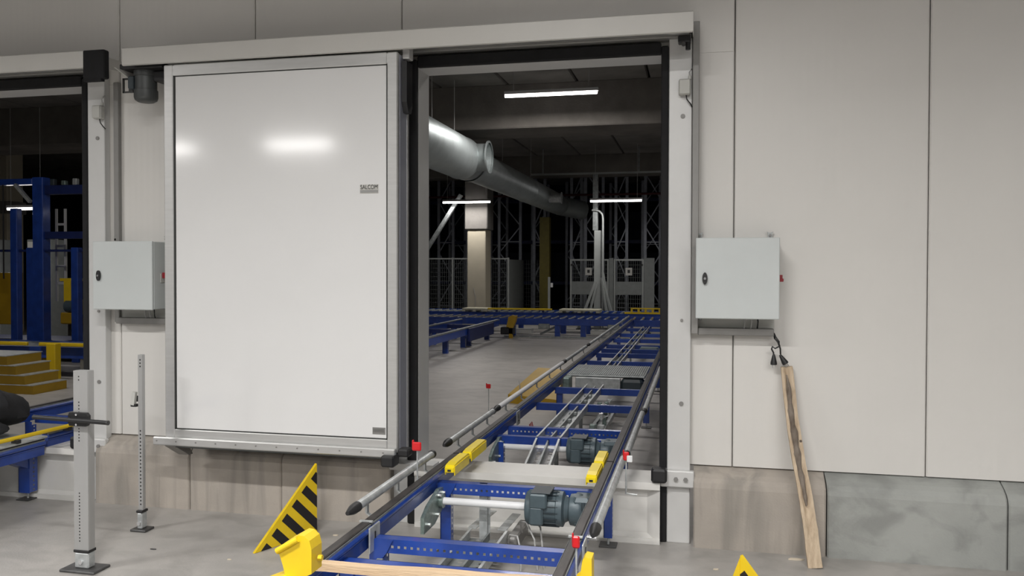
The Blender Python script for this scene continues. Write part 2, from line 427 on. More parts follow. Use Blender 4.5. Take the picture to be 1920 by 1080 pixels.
m.box(X0 + fw, X0 + fw + .011, Y0, Y0 + .03, Z0 + .074, Z1 - .068).box(X1 - fw - .004, X1 - fw, Y0, Y0 + .03, Z0 + .074, Z1 - .068)
m.box(X0 + fw, X1 - fw, Y0, Y0 + .03, Z1 - .074, Z1 - .068).box(X0 + fw, X1 - fw, Y0, Y0 + .03, Z0 + .074, Z0 + .079)
m.build('gasket_line', 'seam', door)
bx('side_edge', 'sidegrey', door, X1, X1 + .003, Y0 + .03, Y1 - .03, Z0, Z1 - .01)
bx('side_profile', 'alu', door, X1, X1 + .006, Y1 - .028, Y1, Z0, Z1 - .2)
rail = bx('bottom_rail', 'alu', door, -3.33, X1 - .004, Y0 - .035, Y0 - .006, .487, .538, c=.006)
for i in range(12):
    x = -3.30 + i * .137
    cy('rivet', 'trunk', rail, (x, Y0 - .038, .515), (x, Y0 - .034, .515), .005, n=8)
bx('drip_lip', 'seam', door, -3.17, X1 - .004, Y0 - .03, Y1, .478, .487)
MB().prism([(-.285, .486), (-.16, .486), (-.10, .40), (-.14, .40)], -3.245, -3.17, 'X').build('roller_bracket', 'trunk', door)
bx('buffer_block', 'plastic', door, -1.795, -1.712, -.325, -.225, .44, .505, c=.01)
hang = bx('hanger_plate', 'frame', door, X1 + .006, X1 + .05, -.19, -.12, 2.835, 2.92, c=.004)
MB().prism([(-.20, 2.82), (-.10, 2.82), (-.10, 2.56), (-.12, 2.52), (-.17, 2.52), (-.20, 2.58)], X1 + .006, X1 + .038, 'X').build('edge_cushion', 'plastic', door)
cy('pull_handle', 'plastic', door, (X0 - .012, -.16, 1.92), (X0 - .012, -.16, 2.36), .016)
lg = bx('nameplate', 'sticker', door, -1.949, -1.838, Y0 - .0015, Y0 + .006, 2.044, 2.060)
pl = bx('maker_plate', 'cover', door, -1.952, -1.836, Y0 + .001, Y0 + .006, 2.040, 2.092)
np_ = bx('rating_plate', 'trunk', door, -1.873, -1.793, Y0 - .0005, Y0 + .006, .617, .656, c=.001)
for z in (.63, .637, .644): bx('printed_line', 'ink', np_, -1.868, -1.80, Y0 - .0015, Y0 - .0005, z, z + .002)
def text_mesh(body, size, loc, m, parent, xs=1.0):
    cu = bpy.data.curves.new('lettering', 'FONT'); cu.body = body; cu.size = size; cu.extrude = .0004; cu.align_x = 'CENTER'; cu.align_y = 'CENTER'
    t = bpy.data.objects.new('t', cu); COL.objects.link(t)
    dg = bpy.context.evaluated_depsgraph_get(); me = bpy.data.meshes.new_from_object(t.evaluated_get(dg))
    bpy.data.objects.remove(t)
    off = Vector((0, 0, 0)); p = parent
    while p is not None: off += p.location; p = p.parent
    me.transform(Matrix.Translation(Vector(loc) - off) @ Matrix.Rotation(PI / 2, 4, 'X') @ Matrix.Diagonal((xs, 1, 1, 1)))
    me.materials.clear(); me.materials.append(M[m])
    o = bpy.data.objects.new('lettering', me); COL.objects.link(o); o.parent = parent; return o
text_mesh('SALCOM', .036, (-1.893, Y0 - .002, 2.076), 'ink', pl, .78)

# door motor hanging under the header at the far left end
mo = thing('door_motor', 'grey cylindrical door motor under the left end of the long white header', 'motor', (-3.52, -.08, 2.8))
MB().lathe((-3.5, -.1, 2.672), (0, 0, 1), [(0, .05), (.012, .068), (.03, .074), (.075, .074), (.077, .068), (.16, .068), (.162, .074), (.20, .074), (.215, .05), (.25, .05)], 24).build('motor_body', 'dmotor', mo, smooth=True)
MB().box(-3.585, -3.545, -.17, -.09, 2.75, 2.83, c=.006).build('terminal_box', 'motord', mo)
m = MB(); m.box(-3.66, -3.60, -.12, -.11, 2.735, 2.745).box(-3.66, -3.60, -.12, -.11, 2.82, 2.83).box(-3.66, -3.65, -.12, -.11, 2.735, 2.83).box(-3.61, -3.58, -.125, -.105, 2.735, 2.83)
m.build('bracket', 'steel', mo)
bx('mounting_plate', 'plastic', mo, -3.62, -3.31, -.20, .0, 2.868, 2.90, c=.004)
bx('gearbox', 'plastic', mo, -3.43, -3.32, -.13, .02, 2.80, 2.868, c=.01)
bx('connector_box', 'pale', mo, -3.375, -3.30, -.05, .02, 2.70, 2.76, c=.006)
t = MB().prism([(-.25, 2.868), (-.03, 2.868), (-.03, 2.80)], -3.62, -3.61, 'X').build('gusset', 'cover', mo)

# limit switch high inside the right end of the header
ls = thing('limit_switch', 'small black limit switch below the right end of the long header', 'switch', (-.08, -.02, 2.9))
bx('switch_body', 'plastic', ls, -.115, -.045, -.06, .01, 2.875, 2.915, c=.006)
cy('roller_lever', 'plastic', ls, (-.06, -.04, 2.875), (-.06, -.04, 2.835), .014)
cy('roller_wheel', 'steel', ls, (-.085, -.062, 2.865), (-.085, -.045, 2.865), .012)

# ------------------------------------------------------------------ junction boxes + cable trunking + cabinets
def jbox(dx, label, z):
    t = thing('junction_box', label, 'electrical box', (dx - .075, .05, z))
    b = bx('box_body', 'pale', t, dx - .112, dx - .045, .012, .061, z - .045, z + .045, c=.008)
    bx('box_lid', 'pale', t, dx - .108, dx - .049, .006, .012, z - .041, z + .041, c=.003)
    cy('cable_gland', 'pale', t, (dx - .05, .035, z + .045), (dx - .05, .035, z + .065), .009)
    MB().tube([(dx - .05, .035, z + .06), (dx - .052, .035, z + .085), (dx - .04, .035, z + .105), (dx - .036, .045, z + .112)], .004).build('cable', 'cable', t, smooth=True)
    MB().tube([(dx - .07, .035, z - .045), (dx - .065, .035, z - .07), (dx - .045, .035, z - .095), (dx - .036, .05, z - .112)], .0035).build('cable', 'plastic', t, smooth=True)
jbox(0, 'small pale grey junction box high on the right frame post of the centre opening', 2.64)
jbox(-3.89, 'small pale grey junction box high on the frame post at far left', 2.65)

def trunking(dx, label, zt, yf=.02):
    t = thing('cable_trunking', label, 'cable trunking', (dx, .08, 1.23))
    bx('upright_duct', 'trunk', t, dx - .034, dx + .004, yf, .119, 1.226, zt, c=.003)
    bx('cross_duct', 'trunk', t, dx + .004, dx + .424, .05, .119, 1.218, 1.258, c=.003)
    return t
trunking(0, 'grey cable trunking down the right side of the centre frame and under the cabinet', 3.01)
trunking(-3.86, 'grey cable trunking between far-left frame post and its cabinet', 2.86, .085)

def cabinet(dx, label):
    t = thing('control_cabinet', label, 'cabinet', (dx + .215, .0, 1.33))
    bx('housing', 'cab', t, dx + .005, dx + .436, -.082, .105, 1.325, 1.768, c=.004)
    d = bx('door', 'cab', t, dx - .010, dx + .438, -.104, -.084, 1.322, 1.771, c=.004)
    MB().prism([(dx + .040 + .014 * math.cos(a), 1.545 + .034 * math.sin(a)) for a in [i * PI / 12 for i in range(24)]], -.118, -.104, 'Y').build('lock_handle', 'plastic', d)
    cy('lock_barrel', 'chrome', d, (dx + .040, -.122, 1.545), (dx + .040, -.117, 1.545), .007, n=12)
    for x in (dx + .012, dx + .402):
        l = MB().prism([(x - .012, 1.768), (x + .012, 1.768), (x + .012, 1.80), (x + .018, 1.812), (x + .006, 1.806), (x - .006, 1.806), (x - .018, 1.812), (x - .012, 1.80)], .095, .105, 'Y').build('wall_lug', 'galv', t)
        cy('screw', 'trunk', l, (x, .085, 1.79), (x, .096, 1.79), .008, n=10)
    sw = bx('switch_plate', 'pale', t, dx + .436, dx + .442, -.02, .03, 1.50, 1.56, c=.002)
    MB().box(dx + .442, dx + .462, -.006, .012, 1.532, 1.566).box(dx + .442, dx + .468, -.008, .014, 1.528, 1.546, c=.003).build('main_switch', 'switchred', sw)
    # open mounting frame below with cables dropping into the trunking
    bx('mounting_frame', 'pale', t, dx + .005, dx + .43, .108, .118, 1.259, 1.325)
    bx('foot_screw', 'galv', t, dx + .008, dx + .026, .10, .108, 1.30, 1.318, c=.003)
    for k, x in enumerate((dx + .262, dx + .298, dx + .333)):
        MB().tube([(x, .06, 1.33), (x + .004, .055, 1.30), (x + .002, .06, 1.275), (x, .07, 1.26)], .004).build('cable', 'plastic' if k == 2 else 'cable', t, smooth=True)
    return t
cabinet(0, 'light grey control cabinet on the wall right of the centre opening')
cabinet(-3.898, 'light grey control cabinet behind the left edge of the sliding door')

# plugs on leads at the trunking end
def lead(name, label, pts, end, d):
    t = thing(name, label, 'plug', pts[0])
    MB().tube(pts, .0045, 8).build('lead', 'plastic', t, smooth=True)
    MB().lathe(end, d, [(0, .006), (.012, .010), (.03, .014), (.048, .018), (.058, .018), (.06, .012)], 14).build('plug_body', 'plastic', t, smooth=True)
    e = Vector(end) + Vector(d).normalized() * .058; s = Vector(d).normalized().cross(Vector((0, 1, 0)))
    for q in (-1, 1):
        cy('plug_pin', 'chrome', t, e + s * .008 * q, e + s * .008 * q + Vector(d).normalized() * .018, .0024, n=8)
lead('power_plug', 'left of two black plugs dangling below the right cabinet', [(.424, .06, 1.235), (.432, .045, 1.215), (.45, .04, 1.19), (.455, .04, 1.165), (.43, .045, 1.15), (.415, .05, 1.16), (.412, .06, 1.145), (.422, .06, 1.125), (.424, .06, 1.112)], (.424, .06, 1.115), (0, 0, -1))
lead('power_plug', 'right of two black plugs dangling below the right cabinet', [(.424, .075, 1.235), (.428, .06, 1.205), (.445, .05, 1.185), (.458, .05, 1.15), (.46, .055, 1.12), (.462, .06, 1.105)], (.458, .06, 1.113), (.5, 0, -.8))

# ================================================================== CHAIN CONVEYORS
XL, XR, ZT = -1.434, -.494, .470
def rail_profile(xc, s, zt):
    # s = +1: open side faces +x ; blue channel under a black chain track
    p = [(-.026, zt - .018), (-.026, zt - .112), (.018, zt - .112), (.018, zt - .060), (.024, zt - .056), (.024, zt - .050), (.018, zt - .047), (.030, zt - .043), (.034, zt - .036), (.034, zt - .028), (.028, zt - .018)]
    return [(xc + s * a, b) for a, b in p]
def track(mb, xc, y0, y1, zt):
    mb.prism([(xc - .021, zt - .018), (xc - .021, zt - .003), (xc - .017, zt), (xc + .017, zt), (xc + .021, zt - .003), (xc + .021, zt - .018)], y0, y1, 'Y')
def section(root, y0, y1, xl=XL, xr=XR, zt=ZT, cold='blue'):
    for xc, s in ((xl, 1), (xr, 1)):
        r = MB().prism(rail_profile(xc, s, zt), y0, y1, 'Y').build('side_rail', cold, root)
        m = MB(); track(m, xc, y0, y1, zt); m.build('chain_track', 'chain', root)
        MB().box(xc + .021, xc + .0245, y0, y1, zt - .018, zt - .008).box(xc - .0245, xc - .021, y0, y1, zt - .018, zt - .008).build('wear_strip', 'galvd', root)
def cross_beam(root, y, z=.40, xl=XL, xr=XR, holes=True, h=.062, name='cross_beam'):
    m = MB(); a, b = xl + .02, xr - .028
    m.box(a, b, y, y + .055, z - .004, z)
    n = int((b - a - .06) / .03)
    if holes:
        m.perf((a + .03, y, z - h), (1, 0, 0), (0, 0, 1), n, .03, h - .004, .0115)
        m.box(a, a + .03, y - .001, y + .002, z - h, z - .004); m.box(a + .03 + n * .03, b, y - .001, y + .002, z - h, z - .004)
    else:
        m.box(a, b, y, y + .003, z - h, z - .004)
    m.box(a, b, y + .052, y + .055, z - .02, z)
    return m.build(name, 'blue', root)
def end_gusset(root, y, xl=XL, z=.40):
    MB().prism([(xl + .02, z), (xl + .13, z), (xl + .10, z - .06), (xl + .02, z - .16)], y - .004, y, 'Y').build('gusset', 'blue', root)
def leg(root, x, y, zt=.37, w=.062, d=.05, foot=True):
    m = MB(); m.box(x - w / 2, x + w / 2, y, y + .004, .05, zt); m.box(x - w / 2, x - w / 2 + .004, y, y + d, .05, zt)
    n = int((zt - .07) / .03)
    m.perf((x + w / 2, y + .004, .055), (0, 0, 1), (0, 1, 0), n, .03, d - .004, .012)
    l = m.build('leg', 'blue', root)
    if foot:
        cy('levelling_stud', 'galv', l, (x, y + d / 2, .008), (x, y + d / 2, .07), .007, n=10)
        bx('foot_plate', 'steel', l, x - .05, x + .05, y - .02, y + d + .02, .001, .009, c=.002)
    return l
def drive(root, y, z=.30):
    pl_ = MB().prism([(y - .26, z - .085), (y - .08, z - .085), (y + .09, z - .03), (y + .09, z + .075), (y + .0, z + .085), (y - .18, z + .04), (y - .26, z + .0)], XL + .036, XL + .056, 'X').build('drive_plate', 'zinc', root)
    for (a, b) in ((-.20, -.05), (.06, .05), (.06, -.02), (-.02, .055), (-.05, -.04)):
        cy('bolt', 'chrome', pl_, (XL + .056, y + a, z + b), (XL + .072, y + a, z + b), .010, n=6)
    cy('bearing_hub', 'zinc', pl_, (XL + .056, y + .02, z + .015), (XL + .075, y + .02, z + .015), .04)
    yy, zz = y + .02, z + .015
    cy('drive_shaft', 'shaft', root, (XL + .07, yy, zz), (-.86, yy, zz), .0205)
    mt = MB().lathe((-.895, yy, zz), (1, 0, 0), [(0, .055), (.006, .082), (.02, .092), (.055, .094), (.06, .088), (.17, .088), (.175, .093), (.205, .093), (.215, .07), (.235, .06), (.245, .082), (.29, .088), (.31, .08), (.33, .06)], 28).build('gear_motor', 'motor', root, smooth=True)
    m = MB()
    for i in range(18):
        a = PI * 2 * i / 18
        c, s_ = math.cos(a), math.sin(a)
        m.bar((-.81, yy + c * .091, zz + s_ * .091), (-.71, yy + c * .091, zz + s_ * .091), .003, .012, (0, c, s_))
    m.build('cooling_fins', 'motord', mt)
    tb = MB().box(-.858, -.765, yy - .108, yy + .03, zz + .02, zz + .098, c=.008).build('terminal_box', 'motor', mt)
    MB().box(-.852, -.745, yy - .10, yy + .035, zz + .098, zz + .106, c=.003).build('terminal_lid', 'motord', tb)
    MB().box(-.86, -.785, yy - .106, yy - .075, zz - .07, zz + .03, c=.01).build('side_cover', 'motor', mt)
    gb = MB().box(-.64, -.53, yy - .07, yy + .08, zz - .075, zz + .08, c=.02).build('gearbox', 'motor', root)
    m = MB()
    for k in range(5): m.box(-.585 + k * .012, -.58 + k * .012, yy - .076, yy - .068, zz - .05, zz + .06)
    m.build('gearbox_ribs', 'motord', gb)
def clamp(root, x, y, s, zt=ZT):
    p = MB().box(x + s * .034, x + s * .042, y - .06, y + .06, zt - .125, zt - .012, c=.003).build('joint_plate', 'galv', root)
    MB().box(x + s * .042, x + s * .044, y - .006, y + .006, zt - .075, zt - .04).cyl((x + s * .042, y, zt - .09), (x + s * .046, y, zt - .09), .008).build('slot', 'hole', p)
    MB().box(x - .03, x + .03, y - .008, y + .008, zt - .002, zt + .004).build('joint_strip', 'galv', root)
def guide(root, x, y0, y1, side, z=.525, r=.021, mm='galv', brk=(), rail_x=None):
    g_ = cy('guide_tube', mm, root, (x, y0, z), (x, y1, z), r)
    MB().lathe((x, y0 + .02, z), (0, -1, 0), [(0, r * 1.15), (.05, r * 1.1), (.075, r * .85), (.11, r * .45)], 14).build('end_cap', 'plastic', g_, smooth=True)
    MB().lathe((x, y1 - .01, z), (0, 1, 0), [(0, r * 1.15), (.03, r * 1.1), (.05, r * .7)], 14).build('end_cap', 'plastic', g_, smooth=True)
    for y in brk:
        m = MB(); m.bar((x, y, z - r), (x, y, z - .06), .010, .022, (0, 1, 0)); m.bar((x, y, z - .06), (rail_x, y, z - .085), .022, .006)
        m.build('guide_bracket', 'galv', g_)

# ---- near section, from the lower edge of the picture to the second joint
c1 = thing('chain_conveyor', 'blue chain conveyor section closest to the camera, with a wooden batten lying across', 'conveyor', (-.96, -2.4, 0))
section(c1, -3.6, -1.395)
cross_beam(c1, -1.70); cross_beam(c1, -2.3); cross_beam(c1, -2.9)
for y in (-1.72, -2.9):
    leg(c1, XL + .05, y); leg(c1, XR - .03, y)
# ---- section in front of the opening
c2 = thing('chain_conveyor', 'blue chain conveyor section with exposed grey motor just in front of the white threshold', 'conveyor', (-.96, -.7, 0))
section(c2, -1.385, -.012)
cross_beam(c2, -.42); cross_beam(c2, -1.395)
leg(c2, XL + .06, -.40); leg(c2, XL + .05, -1.37); leg(c2, XR + .0, -.10, w=.05); leg(c2, XR - .03, -1.36)
end_gusset(c2, -.425); end_gusset(c2, -1.40)
drive(c2, -.50)
for x, s in ((XL, 1), (XR, 1)): clamp(c2, x, -1.39, s)
guide(c2, XL - .055, -1.38, -.30, -1, brk=(-1.25, -.85, -.42), rail_x=XL - .02)
guide(c2, XR + .08, -1.36, -.03, 1, z=.50, brk=(-1.25, -.80, -.35), rail_x=XR + .02)
MB().box(XL + .255, XL + .30, -.395, -.375, .08, .40).build('hanger_strut', 'galv', c2)
for y in (-1.28, -.78, -.33):
    cy('spacer_bolt', 'chrome', c2, (XR + .034, y, .435), (XR + .075, y, .435), .011, n=10)
# ---- section running into the store
c3 = thing('chain_conveyor', 'long blue chain conveyor running from the threshold into the dark store', 'conveyor', (-.96, 4, 0))
section(c3, .012, 6.6)
for y in (.98, 1.33, 2.46, 3.46): cross_beam(c3, y, z=.385, holes=(y == 1.33))
cross_beam(c3, 5.3, z=.385, holes=False); cross_beam(c3, 5.95, z=.385, holes=False)
for y in (.88, 3.5, 6.0):
    leg(c3, XL + .06, y, .36); leg(c3, XR - .0, y, .36)
drive(c3, .93)
clamp(c3, XL, 1.62, 1)
guide(c3, XL - .06, .04, 1.18, -1, brk=(.25, .6, 1.0), rail_x=XL - .02)
guide(c3, XL - .06, 1.32, 4.45, -1, mm='shaft', brk=(1.6, 2.2, 2.9, 3.6, 4.3), rail_x=XL - .02)
guide(c3, XR + .09, .06, 1.50, 1, z=.50, brk=(.3, .8, 1.3), rail_x=XR + .02)
guide(c3, XR + .10, 1.58, 4.45, 1, z=.50, brk=(2.0, 3.0, 4.0), rail_x=XR + .02)
# ribbed grey transfer belt between the rails
tb = bx('transfer_belt', 'galvd', c3, XL + .05, XR - .04, 4.0, 4.92, .43, .452, c=.008)
m = MB()
for i in range(36):
    x = XL + .065 + i * .0235; m.box(x, x + .012, 4.02, 4.90, .452, .458)
tag(m.build('belt_rib', 'galvd', tb), kind='stuff')
bx('belt_frame', 'galv', c3, XL + .16, XR - .30, 3.95, 4.0, .30, .43, c=.005)
bx('belt_motor', 'motord', c3, XR - .30, XR - .06, 3.95, 4.2, .27, .42, c=.03)
bx('belt_drive_box', 'zinc', c3, XL + .045, XL + .12, 3.8, 4.0, .28, .44, c=.01)
# ---- farthest chain section
c4 = thing('chain_conveyor', 'far end of the chain conveyor, meeting the crosswise roller conveyor', 'conveyor', (-.96, 10, 0))
section(c4, 6.62, 13.86)
for y in (6.95, 7.6, 8.3, 9.4, 10.6, 12): cross_beam(c4, y, z=.385, holes=False)
for y in (7, 10, 13):
    leg(c4, XL + .06, y, .36); leg(c4, XR, y, .36)
guide(c3, XL - .06, 4.6, 6.45, -1, brk=(5.2, 6.2), rail_x=XL - .02)
guide(c4, XL - .06, 6.75, 13.7, -1, brk=(8, 10, 12), rail_x=XL - .02)
bx('drive_motor', 'motor', c4, -.86, -.56, 7.75, 8.0, .24, .40, c=.03)
cy('drive_shaft', 'shaft', c4, (-1.37, 7.87, .33), (-.86, 7.87, .33), .03)

# yellow plastic transfer pads either side of the joint
def pad(x, y0, y1, label):
    t = thing('transfer_pad', label, 'plastic pad', (x, (y0 + y1) / 2, .43))
    MB().prism([(y0, .448), (y0, .472), (y0 + .02, .486), (y0 + .08, .492), (y1 - .03, .492), (y1, .482), (y1, .45)], x - .026, x + .026, 'X').build('pad_body', 'yplas', t)
    MB().box(x - .031, x - .026, y0 + .02, y1 - .02, .43, .47).box(x + .026, x + .031, y0 + .01, y1 - .02, .43, .48).build('side_lip', 'yplas', t)
    bx('pad_slot', 'hole', t, x - .010, x + .010, y0 - .001, y0 + .002, .452, .464)
pad(XL + .075, -.38, -.05, 'yellow pad on the left rail, on the near side of the threshold joint')
pad(XL + .075, -.03, .36, 'yellow pad on the left rail, on the store side of the threshold joint')
pad(XR - .058, -.42, -.12, 'yellow pad on the right rail, on the near side of the threshold joint')
pad(XR - .058, -.09, .20, 'yellow pad on the right rail, on the store side of the threshold joint')

# wooden batten across the rails
wb = thing('wooden_batten', 'long pale wooden batten lying across the blue conveyor rails at the bottom', 'wood', (-.95, -1.95, .47))
m = MB()
n = 10; pts = []
for i in range(n + 1):
    x = -1.455 + i * .115; y = -1.985 + .045 * i / n; dz = .002 * math.sin(i * 1.7)
    pts.append([(x, y - .022, .472 + dz), (x, y + .022, .472 + dz), (x, y + .02, .50 + dz), (x, y - .02, .50 + dz)])
vs = [p for q in pts for p in q]; fs = [(3, 2, 1, 0), (n * 4, n * 4 + 1, n * 4 + 2, n * 4 + 3)]
for k in range(n):
    for i in range(4): j = (i + 1) % 4; fs.append((k * 4 + i, k * 4 + j, k * 4 + 4 + j, k * 4 + 4 + i))
m.add(vs, fs).build('batten_body', 'wood', wb)

# yellow bent-sheet guards at the picture's lower edge
gl = thing('corner_guard', 'yellow bent metal guard hooked over the left rail next to the batten', 'guard', (-1.42, -2.15, .5))
out = [(-1.425, .612), (-1.40, .640), (-1.345, .672), (-1.325, .670), (-1.305, .655), (-1.297, .625), (-1.297, .54), (-1.39, .50), (-1.405, .56), (-1.418, .598)]
MB().prism(out, -2.20, -2.12, 'Y').build('hood', 'yellow', gl)
cy('rolled_edge', 'yellow', gl, (-1.425, -2.205, .612), (-1.345, -2.205, .660), .011)
MB().prism([(-1.56, .462), (-1.38, .462), (-1.36, .51), (-1.40, .53), (-1.47, .50)], -2.24, -2.12, 'Y').build('mounting_flange', 'yellow', gl)
cy('bolt', 'yellow', gl, (-1.29, -2.16, .585), (-1.275, -2.16, .585), .01, n=6)
gr = thing('corner_guard', 'yellow bent metal guard outside the right rail at the bottom edge', 'guard', (-.35, -2.1, .4))
MB().prism([(-.392, .44), (-.360, .650), (-.352, .660), (-.330, .657), (-.328, .44)], -2.16, -2.10, 'Y').build('hood', 'yellow', gr)
MB().prism([(-.46, .445), (-.385, .445), (-.36, .60), (-.385, .58)], -2.10, -2.09, 'Y').build('mounting_flange', 'yellow', gr)

# red reflectors on thin posts
def reflector(x, y, zb, zt, label, white=False, s=.026):
    t = thing('reflector_post', label, 'reflector', (x, y, zb))
    cy('thin_post', 'galv', t, (x, y, zb), (x, y, zt), .0045, n=8)
    MB().tube([(x, y, zb + .004), (x + .03, y - .01, zb + .004), (x + .06, y - .01, zb + .002)], .004).build('foot_bend', 'galv', t, smooth=True)
    MB().box(x - s, x + s, y - .018, y - .005, zt - .035, zt + .012, c=.006).build('red_reflector', 'red', t)
    MB().box(x - s * 1.15, x - s * .7, y - .005, y + .006, zt - .02, zt + .02, c=.004).build('clip', 'red', t)
    if white: MB().box(x + .005, x + .035, y - .03, y - .018, zt - .04, zt - .005, c=.003).build('white_tag', 'shaft', t)
reflector(XL - .03, -.62, .43, .655, 'red reflector on thin post rising beside the left guide tube, before the opening')
reflector(-2.19, 3.77, .0, .34, 'red reflector on thin post standing alone on the floor inside the store')
reflector(-.37, -.35, .38, .60, 'red reflector with white tag beside the right rail in the opening', True, .016)
reflector(-.452, -1.66, .36, .555, 'red reflector on the right rail next to its second joint', False, .015)

# ------------------------------------------------------------------ cable trays
def tray(root, x0, x1, ya, yb, za, zb, h=.055, mid=True, fm='galv'):
    """perforated galvanised channel, may slope in z"""
    L = math.hypot(yb - ya, zb - za); d = Vector((0, yb - ya, zb - za)).normalized(); up = Vector((0, -d.z, d.y))
    w_ = x1 - x0
    m = MB(); cols = 2; pw = w_ / cols; n = max(1, int(L / .05))
    for k in range(cols):
        m.perf(Vector((x0 + k * pw, ya, za)), d, (1, 0, 0), n, L / n, pw, .016, .022)
    fl_ = m.build('perforated_floor', fm, root)
    for x in (x0, x1):
        m = MB(); p = Vector((x, ya, za)); q = Vector((x, yb, zb))
        m.bar(p + up * h / 2, q + up * h / 2, .003, h, up); s = 1 if x == x0 else -1
        m.bar(p + up * h + Vector((s * .006, 0, 0)), q + up * h + Vector((s * .006, 0, 0)), .014, .003, up)
        m.build('side_wall', 'galv', root)
    if mid:
        m = MB(); p = Vector(((x0 + x1) / 2, ya, za)); q = Vector(((x0 + x1) / 2, yb, zb)); m.bar(p + up * h * .35, q + up * h * .35, .012, h * .7, up); m.build('divider', 'galvd', root)
t1 = thing('cable_tray', 'perforated galvanised cable tray lying low inside the near conveyor', 'cable tray', (-1.1, -1.6, .1))
tray(t1, -1.225, -1.01, -3.4, -.42, .10, .10, fm='galvd')
MB().bar((-1.215, -.42, .155), (-1.17, -.12, .17), .05, .004).bar((-1.045, -.42, .155), (-1.02, -.15, .17), .05, .004).build('end_bracket', 'galv', t1)
MB().box(-1.18, -1.16, -.372, -.369, .10, .392).box(-1.142, -1.122, -.372, -.369, .10, .392).perf((-1.16, -.37, .10), (0, 0, 1), (1, 0, 0), 7, .0415, .018, .008, .008).build('vertical_strut', 'galv', t1)
MB().box(-1.01, -.955, -.45, -.12, .05, .13, c=.01).build('connector_block', 'trunk', t1)
for k, y in enumerate((-2.6, -1.2, -.5)): MB().box(-1.2, -1.06, y, y + .04, .0, .099).build('support', 'galvd', t1)
for k, (x, y) in enumerate(((-.99, -1.75), (-1.3, -1.62))):
    MB().box(x, x + .025, y, y + .03, .0, .385).build('upright', 'galvd', t1)
cb = MB()
cb.tube([(-.93, -.30, .13), (-.92, -.34, .20), (-.88, -.40, .24), (-.82, -.46, .20), (-.80, -.50, .10), (-.79, -.52, .0)], .005)
cb.tube([(-.95, -.32, .12), (-.95, -.38, .20), (-.90, -.45, .22), (-.84, -.52, .15), (-.82, -.55, .0)], .005)
cb.tube([(-1.0, -.45, .10), (-.98, -.50, .16), (-.93, -.54, .17), (-.90, -.58, .10), (-.90, -.60, .0)], .005)
o = cb.build('cable_loops', 'cable', smooth=True); tag(o, 'thin grey cables looping to the floor by the near grey motor', 'cable')
t2 = thing('cable_tray', 'bright perforated cable tray rising behind the threshold and running down the store conveyor', 'cable tray', (-1.03, 4, .3))
tray(t2, -1.125, -.950, .42, .98, .20, .335, h=.05, fm='chrome')
tray(t2, -1.125, -.945, .98, 3.75, .335, .335)
tray(t2, -1.10, -.96, 5.0, 12.5, .34, .34)
for y in (1.6, 3.0, 5.6, 9.0): MB().box(-1.10, -1.07, y, y + .03, .0, .334).build('support', 'galvd', t2)
t3 = thing('cable_tray', 'shorter low cable tray with fittings right of the rising tray in the store', 'cable tray', (-.88, 2.5, .1))
tray(t3, -.92, -.79, 1.75, 3.7, .14, .14, h=.045)
random.seed(3)
for i in range(14):
    y = 1.85 + i * .12; x = -.93 + random.uniform(-.03, .12); z = .17 + random.uniform(0, .10)
    MB().box(x, x + random.uniform(.03, .07), y, y + random.uniform(.02, .06), z, z + random.uniform(.03, .08), c=.006).build('cable_fitting', random.choice(['galv', 'chrome', 'motord', 'zinc']), t3)
for i in range(6):
    y = 1.5 + i * .33
    MB().box(-1.07, -1.0, y, y + .05, .337, .365, c=.006).build('cable_clamp', 'galvd', t2)
for i in range(3):
    MB().bar((-.95, 2.0 + i * .5, .15), (-.80, 2.15 + i * .5, .34), .02, .004).build('strut', 'galv', t3)
rc = MB()
for k in range(3):
    rc.tube([(-1.36, 1.9 + k * .05, .30), (-1.34 + k * .02, 1.85, .20), (-1.28, 1.8, .12), (-1.20, 1.85 + k * .06, .20), (-1.14, 1.9, .33)], .005)
o = rc.build('red_cables', 'rcable', smooth=True); tag(o, 'dark red looping cables under the left rail in the store', 'cable')

# ================================================================== HALL OBJECTS
# light-curtain posts
def slot_post(root, x0, x1, y0, y1, z0, z1, xc, pitch, hole, segs):
    bx('profile_back', 'postalu', root, x0, x1, y0 + .004, y1, z0, z1, c=.002)
    m = MB()
    for (a, b, hl) in segs:
        if hl:
            n = int(round((b - a) / pitch)); m.perf((xc - .012, y0, a), (0, 0, 1), (1, 0, 0), n, (b - a) / n, .024, hole)
            m.box(x0, xc - .012, y0, y0 + .003, a, b).box(xc + .012, x1, y0, y0 + .003, a, b)
        else:
            m.box(x0, x1, y0, y0 + .003, a, b)
    m.build('slotted_face', 'postalu', root)
    bx('slot_shadow', 'hole', root, xc - .010, xc + .010, y0 + .0025, y0 + .0045, z0 + .01, z1 - .01)
def foot(root, x, y, w, zt, pw, pd):
    bx('collar', 'plastic', root, x - w / 2 - .003, x + w / 2 + .003, y - .03, y + .03, zt - .002, zt + .012, c=.002)
    bx('socket', 'galv', root, x - w / 2, x + w / 2, y - .027, y + .027, .015, zt - .002, c=.006)
    cy('socket_bolt', 'chrome', root, (x, y - .036, .05), (x, y - .026, .05), .012, n=12)
    bx('base_plate', 'steel', root, x - pw / 2, x + pw / 2, y - pd / 2, y + pd / 2, .001, .014, c=.003)
p1 = thing('sensor_post', 'tall grey slotted sensor post with a black horizontal rod, at far left', 'post', (-3.15, -1.1, 0))
slot_post(p1, -3.198, -3.112, -1.105, -1.055, .10, 1.057, -3.165, .0165, .007, [(.10, .15, 0), (.15, .42, 1), (.42, .68, 0), (.68, .76, 1), (.76, .83, 0), (.83, .90, 1), (.90, 1.0, 0), (1.0, 1.035, 1), (1.035, 1.057, 0)])
foot(p1, -3.155, -1.08, .086, .10, .21, .13)
